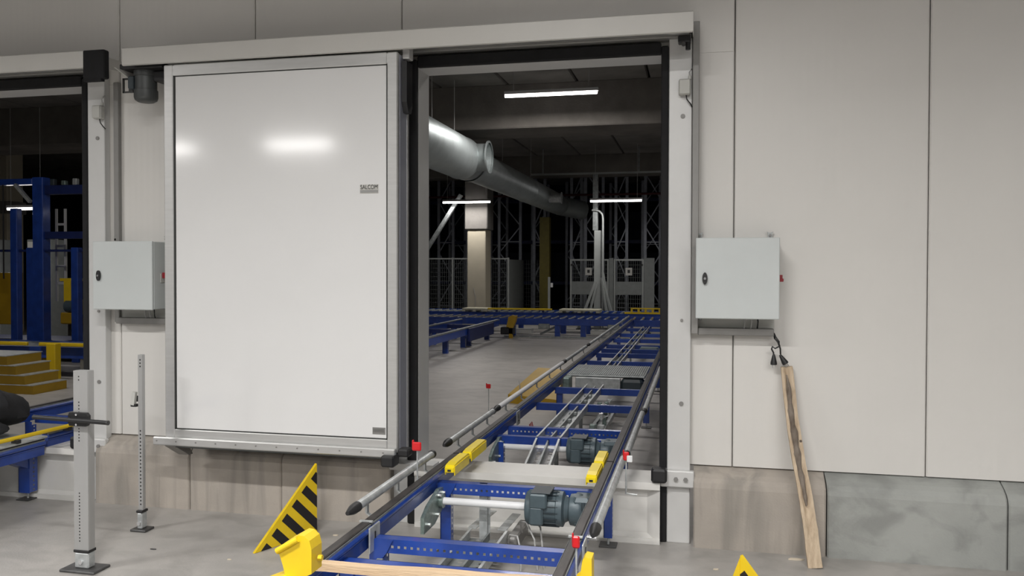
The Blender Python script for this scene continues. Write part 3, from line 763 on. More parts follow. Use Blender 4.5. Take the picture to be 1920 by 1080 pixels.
MB().prism([(-3.205, .77), (-3.105, .77), (-3.092, .785), (-3.092, .825), (-3.105, .84), (-3.205, .84), (-3.212, .825), (-3.212, .785)], -1.128, -1.106, 'Y').build('rod_clamp', 'plastic', p1)
cy('screw', 'chrome', p1, (-3.16, -1.133, .838 - .008), (-3.16, -1.127, .838 - .008), .006, n=8)
cy('screw', 'chrome', p1, (-3.16, -1.133, .778), (-3.16, -1.127, .778), .006, n=8)
ro = cy('black_rod', 'plastic', p1, (-3.405, -1.15, .812), (-2.955, -1.15, .800), .0115, n=12)
cy('rod_end', 'steel', ro, (-2.958, -1.15, .800), (-2.95, -1.15, .800), .0125, n=12)
p2 = thing('sensor_post', 'thin slotted sensor post with small grey clip, between curb and black-rod post', 'post', (-3.285, -.45, 0))
slot_post(p2, -3.305, -3.276, -.452, -.424, .115, 1.071, -3.290, .022, .009, [(.115, .15, 0), (.15, .62, 1), (.62, .72, 0), (.72, .74, 0), (.74, .99, 0), (.99, 1.05, 1), (1.05, 1.071, 0)])
foot(p2, -3.290, -.44, .034, .115, .105, .09)
m = MB(); m.bar((-3.335, -.455, .765), (-3.325, -.455, .845), .022, .022); m.build('sensor_clip', 'pale', p2)
bx('clip_base', 'plastic', p2, -3.35, -3.31, -.465, -.44, .755, .772, c=.003)
bx('clip_arm', 'plastic', p2, -3.325, -3.303, -.446, -.436, .785, .82)

# black and yellow triangular guard plates
def clip_poly(poly, f):
    out = []
    for i in range(len(poly)):
        a, b = poly[i], poly[(i + 1) % len(poly)]; fa, fb = f(a), f(b)
        if fa >= 0: out.append(a)
        if fa * fb < 0:
            t = fa / (fa - fb); out.append((a[0] + (b[0] - a[0]) * t, a[1] + (b[1] - a[1]) * t))
    return out
def hazard(A, B, H, label, side):
    A, B = Vector(A), Vector(B); L = (B - A).length; u = (B - A).normalized(); v = Vector((0, 0, 1)); nrm = u.cross(v).normalized() * side
    t = thing('hazard_plate', label, 'guard plate', tuple(A))
    def slab(poly, d0, d1, name, m, par):
        n = len(poly); vs = [A + u * p[0] + v * p[1] + nrm * d0 for p in poly] + [A + u * p[0] + v * p[1] + nrm * d1 for p in poly]
        fs = [(i, (i + 1) % n, n + (i + 1) % n, n + i) for i in range(n)] + [tuple(range(n - 1, -1, -1)), tuple(range(n, 2 * n))]
        return MB().add(vs, fs).build(name, m, par)
    tri = [(0, .0), (L, 0), (L, H)]
    pl = slab(tri, 0, .004, 'plate', 'yellow', t)
    # sloping folded flange along the long edge
    sl = Vector((L, H)).normalized()
    e = [A, A + u * L + v * H]
    back = -nrm * .014
    vs = [e[0], e[1], e[1] + back, e[0] + back]; o2 = [p - (v * .003) for p in vs]
    MB().add(vs + o2, [(0, 1, 2, 3), (7, 6, 5, 4), (0, 1, 5, 4), (1, 2, 6, 5), (2, 3, 7, 6), (3, 0, 4, 7)]).build('folded_flange', 'yellow', t)
    ins = .028
    nx, ny = -H / math.hypot(L, H), L / math.hypot(L, H)
    inner = clip_poly(tri, lambda p: -(nx * p[0] + ny * p[1]) - ins)
    k = 0; c = .045
    while c < L + H:
        st = clip_poly(clip_poly(inner, lambda p: p[0] + p[1] - c), lambda p: c + .072 - p[0] - p[1])
        if len(st) >= 3: slab(st, .004, .0048, 'black_stripe', 'stripe', pl)
        c += .138
    return t
hazard((-2.41, -.66, 0.002), (-2.23, -.255, 0.002), .42, 'yellow and black striped triangular guard plate on the floor left of the conveyor', 1)
hz = hazard((.55, -1.60, 0.002), (.18, -1.319, 0.002), .42, 'yellow and black triangular guard plate whose tip shows at the bottom, before the plank', -1)

tri_ = [(.18, -1.319, .002), (.02, -1.38, .002), (.18, -1.319, .42)]
MB().add(tri_ + [(a, b + .004, c) for a, b, c in tri_], [(0, 1, 2), (5, 4, 3), (0, 1, 4, 3), (1, 2, 5, 4), (2, 0, 3, 5)]).build('side_flange', 'yellow', hz)
# weathered plank leaning on the wall
pk = thing('wooden_plank', 'weathered wooden plank with a dark bark streak leaning on the wall below the plugs', 'plank', (.62, -.15, 0))
P0, P1 = Vector((.622, -.178, .0)), Vector((.497, .082, 1.045))
d = (P1 - P0).normalized(); sx = Vector((1, 0, .115)).normalized(); sy = d.cross(sx).normalized()
sec = [(-.037, -.018), (-.022, -.021), (-.006, -.020), (.006, -.021), (.024, -.019), (.037, -.016), (.037, .018), (-.037, .018)]
n = 22; vs = []; fs = []
random.seed(5)
for i in range(n + 1):
    t = i / n; c = P0.lerp(P1, t); wob = .006 * math.sin(t * 7) - .006 * t; wd = 1 - .15 * t
    for j, (a, b) in enumerate(sec):
        gr_ = 0
        if j in (2, 3) and .15 < t: gr_ = .012 + .004 * math.sin(t * 23)
        vs.append(c + sx * (a * wd + wob + random.uniform(-.0015, .0015)) + sy * (-1) * 0 + Vector((0, 1, 0)) * (b + gr_))
k = len(sec)
for r in range(n):
    for i in range(k): fs.append((r * k + i, r * k + (i + 1) % k, (r + 1) * k + (i + 1) % k, (r + 1) * k + i))
fs += [tuple(range(k - 1, -1, -1)), tuple(range(n * k, n * k + k))]
mn = min(v[2] for v in vs); vs = [Vector((v[0], v[1], v[2] - mn)) if v[2] < .03 else v for v in vs]
MB().add(vs, fs).build('plank_body', 'plank', pk)
vs = []; fs = []
for i in range(19):
    t = .30 + .66 * i / 18; c = P0.lerp(P1, t); wob = .006 * math.sin(t * 7) - .006 * t
    hw = .004 + .015 * math.sin(PI * i / 18) ** .6 * (1 + .35 * math.sin(i * 2.1)); cxo = .002 * math.sin(i * .9) - .004
    for a, b in ((-hw, -.016), (-hw * .4, -.0235), (hw * .5, -.0225), (hw, -.015)):
        vs.append(c + sx * (a + cxo + wob) + Vector((0, 1, 0)) * (b - .0015))
for r in range(18):
    for i in range(3): fs.append((r * 4 + i, r * 4 + i + 1, r * 4 + 5 + i, r * 4 + 4 + i))
MB().add(vs, fs).build('bark_streak', 'bark', pk)
cy('knot', 'bark', pk, P0.lerp(P1, .62) + Vector((.017, -.021, 0)), P0.lerp(P1, .62) + Vector((.017, -.012, 0)), .007)

# litter on the floor
def chip(x, y, s, label, a=0., name='wood_chip', m='chip'):
    o = bpy.data.objects
    pts = [(x + s * math.cos(a + t) * r, y + s * .5 * math.sin(a + t) * r) for t, r in ((0, 1), (1.1, .6), (2.3, .8), (3.3, 1.1), (4.4, .6), (5.4, .7))]
    tag(MB().prism(pts, .001, .006, 'Z').build(name, m), label, 'debris')
chip(.54, -.075, .045, 'pale wood shaving on the floor left of the plank foot', .3)
chip(.105, -.33, .02, 'small pale chip on the floor behind the guard plate tip', 1.2)
chip(-2.49, -.78, .012, 'tiny white crumb on the floor left of the striped plate', .4)
chip(-2.10, -.27, .02, 'pale crumb on the floor right of the striped plate', .8)
chip(-3.0, -.73, .018, 'dark spot of debris on the floor right of the thin post', .1, 'floor_debris', 'steel')

# ================================================================== LEFT CONVEYOR (through the left opening)
c5 = thing('chain_conveyor', 'blue conveyor end with grey top plate at the far left edge, before the left opening', 'conveyor', (-4.8, -1.5, 0))
section(c5, -2.6, -.04, -5.28, -4.37, .43)
bx('top_plate', 'galv', c5, -5.25, -4.33, -1.6, -.03, .434, .447, c=.004)
leg(c5, -4.50, -.06, .33, .09, .07); leg(c5, -4.5, -1.8, .33, .09, .07)
MB().prism([(-.30, .33), (-.06, .33), (-.06, .22)], -4.54, -4.46, 'X').build('gusset', 'blue', c5)
c6 = thing('chain_conveyor', 'dark blue conveyor inside the left opening behind the grey post', 'conveyor', (-4.8, 2, 0))
section(c6, .02, 3.2, -5.32, -4.40, .46)
for y in (.8, 2.2): leg(c6, -5.27, y, .35); leg(c6, -4.42, y, .35)
for y in (.9, 1.9, 2.9): cross_beam(c6, y, .385, -5.32, -4.40, holes=False)
yb = thing('guide_bar', 'slim yellow guide bar along the conveyor end at far left', 'guide bar', (-4.33, 0, .45))
cy('bar_tube', 'yellow', yb, (-4.36, -.42, .478), (-4.33, .30, .478), .014)
for y in (-.3, .15): bx('bar_clip', 'plastic', yb, -4.37, -4.32, y, y + .03, .446, .47)
# black jacket lying on it
def blob(name, cx, cy_, cz, rx, ry, rz, m, parent, seed=0, n=18, k=12, amp=.12):
    random.seed(seed); vs = []; fs = []
    ph = [random.uniform(0, 6) for _ in range(6)]
    for i in range(k + 1):
        th = PI * i / k
        for j in range(n):
            a = 2 * PI * j / n
            r = 1 + amp * math.sin(3 * a + ph[0] + th * 2) + amp * .6 * math.sin(5 * a + ph[1]) * math.sin(th * 3 + ph[2])
            z = math.cos(th); z = z if z > 0 else z * .55
            vs.append((cx + rx * r * math.sin(th) * math.cos(a), cy_ + ry * r * math.sin(th) * math.sin(a), cz + rz * z * r))
    for i in range(k):
        for j in range(n): fs.append((i * n + j, i * n + (j + 1) % n, (i + 1) * n + (j + 1) % n, (i + 1) * n + j))
    return MB().add(vs, fs).build(name, m, parent, smooth=True)
jk = thing('jacket', 'crumpled black jacket heaped on the conveyor at the far left edge', 'clothing', (-4.95, -.2, .45))
blob('jacket_body', -4.86, -.02, .575, .30, .24, .17, 'cloth', jk, 4)
blob('sleeve', -4.68, -.2, .50, .15, .10, .06, 'cloth', jk, 9)

# ================================================================== STORE BEYOND THE LEFT OPENING
st = thing('step_stair', 'yellow three-step crossing stair seen through the left opening', 'stairs', (-8.4, 4.2, 0))
for i in range(4):
    x0, x1 = -9.2, -8.12 - i * .13
    bx('tread', 'galv', st, x0, x1, 3.9, 4.5, .12 * (i + 1) - .012, .12 * (i + 1), c=.003)
    bx('riser_side', 'yellowd', st, x0, x1 - .004, 3.92, 4.48, .12 * i, .12 * (i + 1) - .012)
yp = thing('bollard', 'yellow square bollard before the conveyor inside the left opening', 'bollard', (-8.83, 5, 0))
bx('bollard_post', 'yellow', yp, -8.90, -8.75, 4.98, 5.10, 0, .53, c=.01)
bx('bollard_plate', 'yellow', yp, -8.93, -8.72, 4.94, 5.14, .0, .012)
bc = thing('chain_conveyor', 'blue conveyor with yellow edge rails crossing behind the bollard at left', 'conveyor', (-9.5, 5.6, 0))
bx('side_rail', 'blue', bc, -12, -7.4, 5.35, 5.40, .28, .44, c=.005); bx('side_rail', 'blue', bc, -12, -7.4, 6.2, 6.25, .28, .44, c=.005)
bx('deck', 'galvd', bc, -12, -7.4, 5.41, 6.19, .40, .43)
bx('edge_rail', 'yellow', bc, -9.3, -7.4, 5.28, 5.33, .46, .51, c=.01); bx('edge_rail', 'yellow', bc, -12, -9.5, 5.28, 5.33, .46, .51, c=.01)
for x in (-11.4, -10.2, -9.2, -8.2): bx('leg', 'navy', bc, x, x + .07, 5.36, 5.42, 0, .3)
for i, x in enumerate((-9.4, -8.75, -8.45)): bx('drive_box', ('yellowd', 'pale', 'pale')[i], bc, x, x + .18, 5.45, 5.6, .12, .27, c=.01)
# tall blue lifting gantry
ga = thing('lift_gantry', 'tall blue lift gantry with yellow carriage beyond the left opening', 'machine', (-10.8, 7.3, 0))
for a in ((-10.99, -10.78, 7.0, 7.18, 0, 3.12), (-11.44, -11.30, 7.0, 7.12, 0, 2.6), (-10.235, -10.10, 7.0, 7.12, 0, 1.93), (-11.14, -10.99, 7.02, 7.15, 0, 1.93)):
    bx('column', 'blue', ga, *a, c=.01)
bx('top_beam', 'blue', ga, -13, -10.99, 7.0, 7.15, 3.0, 3.10, c=.01)
for a in ((-10.78, -8.2, 7.04, 7.16, 2.83, 2.98), (-10.78, -8.2, 7.04, 7.16, 2.08, 2.20), (-12.6, -8.2, 7.04, 7.10, 1.86, 1.90)):
    bx('cross_beam', 'navy', ga, *a, c=.006)
MB().bar((-11.3, 6.98, 3.0), (-11.0, 6.98, 2.70), .06, .05).build('diagonal_brace', 'galv', ga)
for i in range(5): MB().box(-10.9 + i * .22, -10.82 + i * .22, 7.05, 7.13, 2.98, 3.06 + .03 * (i % 2), c=.01).build('valve_block', ['galv', 'motord', 'zinc'][i % 3], ga)
bx('yellow_carriage', 'yellow', ga, -10.72, -10.12, 7.3, 7.42, 1.36, 1.41, c=.004)
bx('yellow_carriage', 'yellow', ga, -10.64, -10.50, 7.3, 7.42, 1.0, 1.36, c=.004)
bx('yellow_carriage', 'yellowd', ga, -10.72, -10.12, 7.3, 7.42, .62, .82, c=.02)
bx('yellow_carriage', 'yellow', ga, -10.32, -10.22, 7.3, 7.4, .70, 1.05, c=.02)
cy('carriage_motor', 'motor', ga, (-10.6, 7.35, .93), (-10.42, 7.35, .93), .11)
bx('yellow_carriage', 'yellowd', ga, -10.05, -9.97, 7.3, 7.4, .7, 1.41, c=.004)
bx('side_cabinet', 'yellowd', ga, -12.1, -11.55, 7.25, 7.4, .6, 1.5, c=.01)
for x in (-11.62, -11.52): cy('hanging_cable', 'plastic', ga, (x, 6.95, 1.4), (x, 6.95, 3.0), .012, n=8)
bx('base_frame', 'navy', ga, -12.6, -8.2, 7.0, 7.9, .1, .36, c=.01)
la = thing('ladder', 'short white ladder fixed behind the blue gantry at left', 'ladder', (-10.85, 7.6, 2))
for x in (-10.98, -10.80): bx('stile', 'frame', la, x, x + .035, 7.5, 7.53, 1.0, 2.62)
for z in (1.3, 1.6, 1.95, 2.33): bx('rung', 'frame', la, -10.95, -10.80, 7.505, 7.525, z, z + .04)
co = thing('concrete_column', 'pale concrete column at the far left edge beyond the gantry', 'column', (-16.7, 12, 0))
bx('column_shaft', 'cream', co, -17.2, -16.35, 12, 12.5, 0, 4.75, c=.02)
MB().box(-17.25, -16.3, 11.95, 12.55, 2.9, 3.2, c=.02).build('column_collar', 'slab', co)
for i, x in enumerate((-15.2, -13.9)):
    t = thing('machine_cabinet', ('pale machine cabinet, left of two standing deep behind the blue gantry', 'pale machine cabinet, right of two standing deep behind the blue gantry')[i], 'cabinet', (x, 10.5, 0))
    bx('housing', 'greypl', t, x - .3, x + .3, 10.3, 10.8, .08, 2.2, c=.01); bx('plinth', 'plastic', t, x - .29, x + .29, 10.32, 10.78, 0, .08)
    bx('door', 'pale', t, x - .27, x + .27, 10.285, 10.3, .14, 2.15, c=.004)

# ================================================================== STORE BEYOND THE CENTRE OPENING
# inner left conveyor
c7 = thing('chain_conveyor', 'blue conveyor on short legs at left inside the store', 'conveyor', (-4.9, 10.5, 0))
for x in (-4.48, -5.36):
    bx('side_rail', 'blue', c7, x - .03, x + .03, 7.2, 13.6, .27, .40, c=.004); bx('chain_track', 'galvd', c7, x - .035, x + .035, 7.2, 13.6, .40, .425)
for y in (8.4, 9.9, 11.1, 11.5, 13.0):
    for x in (-4.60, -5.36):
        MB().prism([(x - .05, 0.0), (x + .05, .0), (x + .05, .22), (x + .09, .27), (x - .09, .27), (x - .05, .20)], y, y + .08, 'Y').build('leg', 'blue', c7)
for y in (8.2, 9.6, 11.0, 12.4): bx('cross_beam', 'navy', c7, -5.33, -4.51, y, y + .06, .29, .37)
bx('side_cover', 'navy', c7, -4.44, -4.40, 10.9, 12.9, .14, .40, c=.01)
sg = thing('sprocket_guard', 'ochre yellow sprocket guard at the far end of the left store conveyor', 'guard', (-4.15, 13.5, .25))
MB().prism([(-4.25, .26), (-4.10, .24), (-4.04, .38), (-4.02, .50), (-4.12, .53), (-4.20, .49)], 13.45, 13.6, 'Y').build('guard_shell', 'yellowd', sg)
bx('guard_motor', 'plastic', sg, -4.40, -4.10, 13.5, 13.75, .08, .25, c=.02)
bx('guard_foot', 'yellowd', sg, -4.2, -4.12, 13.5, 13.58, 0, .27)

# crosswise roller conveyors
def roller_conv(y0, y1, x0, x1, zt, label, col_, rail='blue', legs=(), pitch=.205):
    t = thing('roller_conveyor', label, 'conveyor', ((x0 + x1) / 2, (y0 + y1) / 2, 0))
    bx('side_rail', rail, t, x0, x1, y0 - .05, y0, zt - .17, zt - .02, c=.006)
    bx('side_rail', rail, t, x0, x1, y1, y1 + .05, zt - .17, zt + .0, c=.006)
    first = None; n = int((x1 - x0) / pitch)
    for i in range(n):
        x = x0 + .1 + i * pitch
        if first is None:
            first = MB().cyl((x, y0 + .002, zt - .03), (x, y1 - .002, zt - .03), .03, n=12).build('roller', col_, t, smooth=True)
        else:
            c = first.copy(); COL.objects.link(c); c.location.x = first.location.x + i * pitch; c.parent = t
    for x in legs:
        MB().prism([(x - .06, .02), (x + .06, .02), (x + .06, zt - .17), (x - .06, zt - .17)], y0 - .03, y0 + .05, 'Y').build('leg', rail, t)
        bx('foot', 'steel', t, x - .09, x + .09, y0 - .06, y0 + .08, 0, .02)
        bx('leg', rail, t, x - .06, x + .06, y1 - .05, y1 + .03, 0.02, zt - .17)
    return t
rc1 = roller_conv(13.95, 14.85, -8.3, .6, .455, 'crosswise roller conveyor with bright rollers at the back of the store floor', 'chrome', legs=(-6.5, -4.2, -3.15, -2.55, -.6))
for x in (-4.0, -2.15): bx('drive_box', 'pale', rc1, x - .26, x + .2, 14.1, 14.4, .06, .17, c=.01)
for x in (-3.3, -1.9): MB().bar((x - .3, 14.2, .05), (x + .1, 14.2, .25), .05, .05).build('brace', 'galvd', rc1)
for x in (-3.45, -1.85): bx('side_box', 'galvd', rc1, x - .13, x + .13, 13.84, 13.90, .20, .32, c=.01)
bx('floor_rail', 'galvd', rc1, -4.4, -1.5, 13.86, 13.9, .0, .03)
rc2 = roller_conv(15.6, 16.5, -8.3, 1.0, .50, 'second crosswise roller conveyor, just behind the first at the back', 'galvd', legs=(-5.5, -3.4, -1.2))
y1_ = thing('edge_rail', 'long yellow rail along the rear roller conveyor', 'rail', (-4.3, 15.5, .5)); bx('rail_bar', 'yellow', y1_, -5.2, -3.55, 15.45, 15.53, .545, .59, c=.01)
for x in (-5.0, -3.8): bx('rail_clip', 'navy', y1_, x, x + .05, 15.46, 15.52, .49, .545)
y2 = thing('pallet_stop', 'yellow slotted frame at the right end of the rear roller conveyor', 'frame', (-1.2, 15.3, .5))
bx('top_bar', 'yellow', y2, -1.60, -.70, 15.54, 15.6, .60, .63, c=.005); bx('bottom_bar', 'yellow', y2, -1.75, -.70, 15.54, 15.6, .481, .53, c=.005)
for i in range(6): bx('upright_bar', 'yellow', y2, -1.60 + i * .17, -1.55 + i * .17, 15.55, 15.59, .53, .60)
for i, (x0, x1, lab) in enumerate(((-5.85, -5.22, 'pale board resting on the rear conveyor before the cream column'), (-3.35, -2.35, 'pale board resting on the rear conveyor below the mast'))):
    t = thing('board', lab, 'board', ((x0 + x1) / 2, 15.6, .5))
    bx('board_sheet', 'pallet', t, x0, x1, 15.35, 15.95, .54, .58, c=.008)
    for k in range(3): bx('board_skid', 'pallet', t, x0 + k * (x1 - x0 - .08) / 2, x0 + .08 + k * (x1 - x0 - .08) / 2, 15.36, 15.94, .50, .54)

# yellow bent plate on the store floor
yg = thing('floor_guard', 'ochre yellow sheet guard standing on the store floor left of the conveyor', 'guard', (-1.9, 5, 0))
vs = [(-2.20, 4.70, 0), (-1.50, 4.95, 0), (-1.50, 5.30, .35), (-1.95, 5.30, .35), (-2.22, 4.72, .06)]
A_, B_, C_, D_ = Vector((-2.19, 4.70, 0)), Vector((-1.53, 4.42, 0)), Vector((-1.62, 5.25, .35)), Vector((-1.95, 5.35, .35))
E_ = Vector((-2.19, 4.70, .10)); G_ = Vector((-1.53, 4.42, .10))
vs = [A_, B_, G_, E_, C_, D_, Vector((-1.62, 5.27, 0)), Vector((-1.95, 5.37, 0))]
MB().add(vs, [(0, 1, 2, 3), (3, 2, 4, 5), (5, 4, 6, 7), (0, 3, 5, 7), (1, 6, 4, 2), (0, 7, 6, 1)]).build('guard_sheet', 'yellowd', yg)
MB().tube([(-2.03, 4.60, .10), (-2.03, 4.62, .22), (-2.05, 4.66, .27)], .006).build('wire_stub', 'cable', yg, smooth=True)

# duct
du = thing('ventilation_duct', 'round galvanised ventilation duct hung below the store ceiling', 'duct', (-4, 10, 3.5))
MB().lathe((-4.0, 1.5, 3.50), (0, 1, 0), [(0, .36), (7.35, .36), (7.37, .37), (7.40, .36), (7.9, .345)], 36, caps=False).build('main_duct', 'duct', du, smooth=True)
MB().lathe((-3.99, 9.3, 3.47), (0, 1, 0), [(0, .335), (.5, .30), (5.0, .30), (5.03, .31), (5.06, .30), (9.5, .30), (11.0, .26)], 32, caps=False).build('tapered_duct', 'duct', du, smooth=True)
MB().lathe((-3.75, 8.95, 3.51), (1, 0, 0), [(0, .235), (.22, .235), (.225, .28), (.25, .28), (.252, .245)], 32, caps=False).build('branch_collar', 'duct', du, smooth=True)
MB().lathe((-3.66, 8.95, 3.51), (1, 0, 0), [(0, .23), (.01, .23), (.03, .0)], 28).build('branch_cover', 'galvd', du, smooth=True)
MB().lathe((-3.72, 16.0, 3.40), (1, 0, 0), [(0, .12), (.3, .12), (.31, .15), (.33, .15)], 20).build('small_branch', 'galv', du, smooth=True)
for y in (7.3, 8.5, 12, 15): cy('hanger_wire', 'cable', du, (-4.0, y, 3.84), (-4.0, y, 4.75), .006, n=6)
cy('elbow', 'duct', du, (-4.0, 19.2, 3.45), (-3.4, 19.9, 3.35), .28, n=24)

# lamps
def lamp(x, y, z, L, label, segs, hang=None, group=None):
    t = thing('strip_lamp', label, 'lamp', (x, y, z), group)
    bx('lamp_housing', 'lampbody', t, x - L / 2, x + L / 2, y - .04, y + .04, z, z + .05, c=.006)
    for i in range(segs):
        a = x - L / 2 + .01 + i * (L - .02) / segs; b = a + (L - .02) / segs - .012
        MB().cyl((a, y, z - .022), (b, y, z - .022), .026, n=14).build('tube', 'lamp', t, smooth=True)
    for s in (-1, 1): cy('suspension_rod', 'cable', t, (x + s * L * .4, y, z + .05), (x + s * L * .4, y, hang or 4.75), .005, n=6)
lamp(-2.25, 7.9, 4.34, 1.49, 'bright three-part strip lamp high in the store above the duct', 3)
lamp(-6.06, 16.5, 3.39, 1.34, 'strip lamp in front of the cream column', 1)
lamp(-2.03, 16.2, 3.34, 1.33, 'strip lamp in front of the racks, right of the duct end', 1)
lamp(-13.0, 9.0, 2.78, .86, 'strip lamp behind the blue gantry at left', 1)
lamp(-1.2, 2.6, 4.53, 1.5, 'invented strip lamp above the threshold, out of view', 1); lamp(-8.6, 3.4, 4.53, 1.5, 'strip lamp above the yellow stair, out of view', 1); lamp(1.5, 12.5, 4.53, 1.5, 'strip lamp right of the store conveyor, out of view', 1)  # the one above the threshold is added to brighten the near store
for i, (x, y, z) in enumerate(HALL):
    t = thing('hall_lamp', 'hall strip lamp behind the camera, ' + ('nearest the far-left opening', 'nearest the centre opening', 'nearest the plank end of the wall', 'second nearest the centre opening', 'in the rear row, second from left', 'in the rear row, right end', 'farthest to the right', 'in the rear row, left end')[i], 'lamp', (x, y, z), 'hall strip lamps behind the camera')
    bx('lamp_housing', 'lampbody', t, x - .8, x + .8, y - .07, y + .07, z, z + .06, c=.01)
    for s in (-.035, .035): MB().cyl((x - .78, y + s, z - .03), (x + .78, y + s, z - .03), .02, n=12).build('tube', 'lamp', t, smooth=True)
    for s in (-1, 1): cy('suspension_rod', 'cable', t, (x + s * .6, y, z + .06), (x + s * .6, y, 5.2), .005, n=6)

# sprinkler pipes
for z, y, lab in ((3.88, 20.6, 'dark red sprinkler pipe running crosswise before the racks'),):
    t = thing('sprinkler_pipe', lab, 'pipe', (-4, y, z)); cy('pipe', 'pipered', t, (-14, y, z), (5, y, z), .035, n=12)
    for x in (-9, -6, -3, 0, 3): cy('pipe_hanger', 'cable', t, (x, y, z + .03), (x, y, 4.75), .008, n=6)
t = thing('ceiling_conduit', 'pale metal conduit crossing under the second beam', 'conduit', (-3, 16.5, 4.05)); bx('conduit_channel', 'fence', t, -4.3, 5, 16.5, 16.62, 4.05, 4.09)
for x in (-4.0, -1.5, 1.5): bx('conduit_hanger', 'galvd', t, x, x + .03, 16.54, 16.57, 4.09, 4.75)

# cream column with collar
cc = thing('concrete_column', 'cream painted concrete column left of the store, behind the rollers', 'column', (-5.85, 17.3, 0))
bx('column_shaft', 'cream', cc, -6.18, -5.66, 17.0, 17.6, 0, 2.66, c=.015)
bx('column_head', 'slab', cc, -6.24, -5.60, 16.95, 17.65, 2.66, 4.75, c=.02)
MB().tube([(-5.95, 16.99, .55), (-5.94, 16.98, .8), (-5.98, 16.98, 1.0), (-6.0, 16.98, 1.08)], .008).build('cable_tail', 'cable', cc, smooth=True)
bp = thing('diagonal_pipe', 'pale diagonal pipe rising beside the cream column', 'pipe', (-7.3, 16.8, 2))
MB().bar((-8.65, 16.8, .03), (-6.3, 16.8, 3.6), .10, .10).build('pipe_body', 'galvd', bp)
# yellow vertical guard
yc = thing('rack_end_guard', 'tall yellow upright between the racks, shade darkened into its colour', 'upright', (-4.4, 19, 0))
MB().prism([(-4.54, 19.0), (-4.25, 19.0), (-4.25, 19.25), (-4.30, 19.25), (-4.30, 19.05), (-4.49, 19.05), (-4.49, 19.25), (-4.54, 19.25)], .0, 3.1, 'Z').build('upright_channel', 'dimyel', yc)
bx('base', 'darkred', yc, -4.6, -4.1, 18.9, 19.3, 0, .06, c=.01)

# safety fence
def wire_panel(root, p0, p1, z0, z1, step=.06):
    p0, p1 = Vector(p0), Vector(p1); L = (p1 - p0).length; d_ = (p1 - p0).normalized(); m = MB()
    k = int(L / step)
    for i in range(1, k): m.bar(p0 + d_ * i * L / k + Vector((0, 0, z0)), p0 + d_ * i * L / k + Vector((0, 0, z1)), .008, .008)
    k2 = int((z1 - z0) / (step * 2))
    for i in range(1, k2): z = z0 + i * (z1 - z0) / k2; m.bar(p0 + Vector((0, 0, z)), p1 + Vector((0, 0, z)), .008, .008)
    o = m.build('wire_mesh', 'wirem', root); o['kind'] = 'stuff'; return o
fe = thing('safety_fence', 'grey mesh safety fence behind the cream column', 'fence', (-6.6, 18, 0))
xs = [-9.0, -7.72, -6.9, -5.25]
for a, b in zip(xs[:-1], xs[1:]):
    wire_panel(fe, (a, 18, 0), (b, 18, 0), .1, 1.85)
    bx('top_rail', 'fence', fe, a, b, 17.98, 18.02, 1.85, 1.89); bx('bottom_rail', 'fence', fe, a, b, 17.98, 18.02, .08, .12)
for x in xs: bx('fence_post', 'fence', fe, x - .025, x + .025, 17.97, 18.03, 0, 1.9, c=.005)
bx('side_sheet', 'greypl', fe, -5.24, -5.22, 18.05, 20.0, .1, 1.85)
wire_panel(fe, (-5.2, 20, 0), (-4.6, 20, 0), .1, 1.85)
# pair of gates
gt = thing('fence_gate', 'pair of grey fence gates with small white signs before the racks', 'gate', (-2.5, 19, 0))
for gx0, gx1, sx_ in ((-3.63, -2.50, -3.09), (-2.36, -1.50, -1.93)):
    for x in (gx0, gx1 - .05): bx('gate_stile', 'fence', gt, x, x + .05, 18.97, 19.02, .05, 1.87, c=.004)
    for z in (.05, 1.82): bx('gate_rail', 'fence', gt, gx0 + .05, gx1 - .05, 18.98, 19.01, z, z + .05)
    wire_panel(gt, (gx0 + .05, 19, 0), (gx1 - .05, 19, 0), 1.22, 1.82)
    bx('solid_panel', 'greypl', gt, gx0 + .05, gx1 - .05, 18.98, 19.0, .84, 1.22)
    wire_panel(gt, (gx0 + .05, 19, 0), (gx1 - .05, 19, 0), .1, .84)
    sg_ = bx('sign', 'pale', gt, sx_ - .09, sx_ + .10, 18.955, 18.965, 1.40, 1.62)
    bx('sign_mark', 'ink', sg_, sx_ - .03, sx_ + .04, 18.95, 18.955, 1.47, 1.56)
bx('gate_post', 'greypl', gt, -2.49, -2.37, 18.95, 19.05, 0, 1.9)
bx('gate_post', 'greypl', gt, -1.49, -1.2, 18.98, 19.03, 0, 1.9)
for x in (-3.58, -1.55): cy('hinge', 'plastic', gt, (x, 18.95, 1.70), (x, 18.97, 1.70), .03)
t = thing('low_post', 'short galvanised post with a latch left of the gates', 'post', (-4.2, 18.5, 0)); bx('post_body', 'fence', t, -4.2, -4.13, 18.5, 18.56, 0, 1.35, c=.005); bx('latch', 'shaft', t, -4.12, -4.05, 18.48, 18.54, 1.05, 1.18, c=.01)
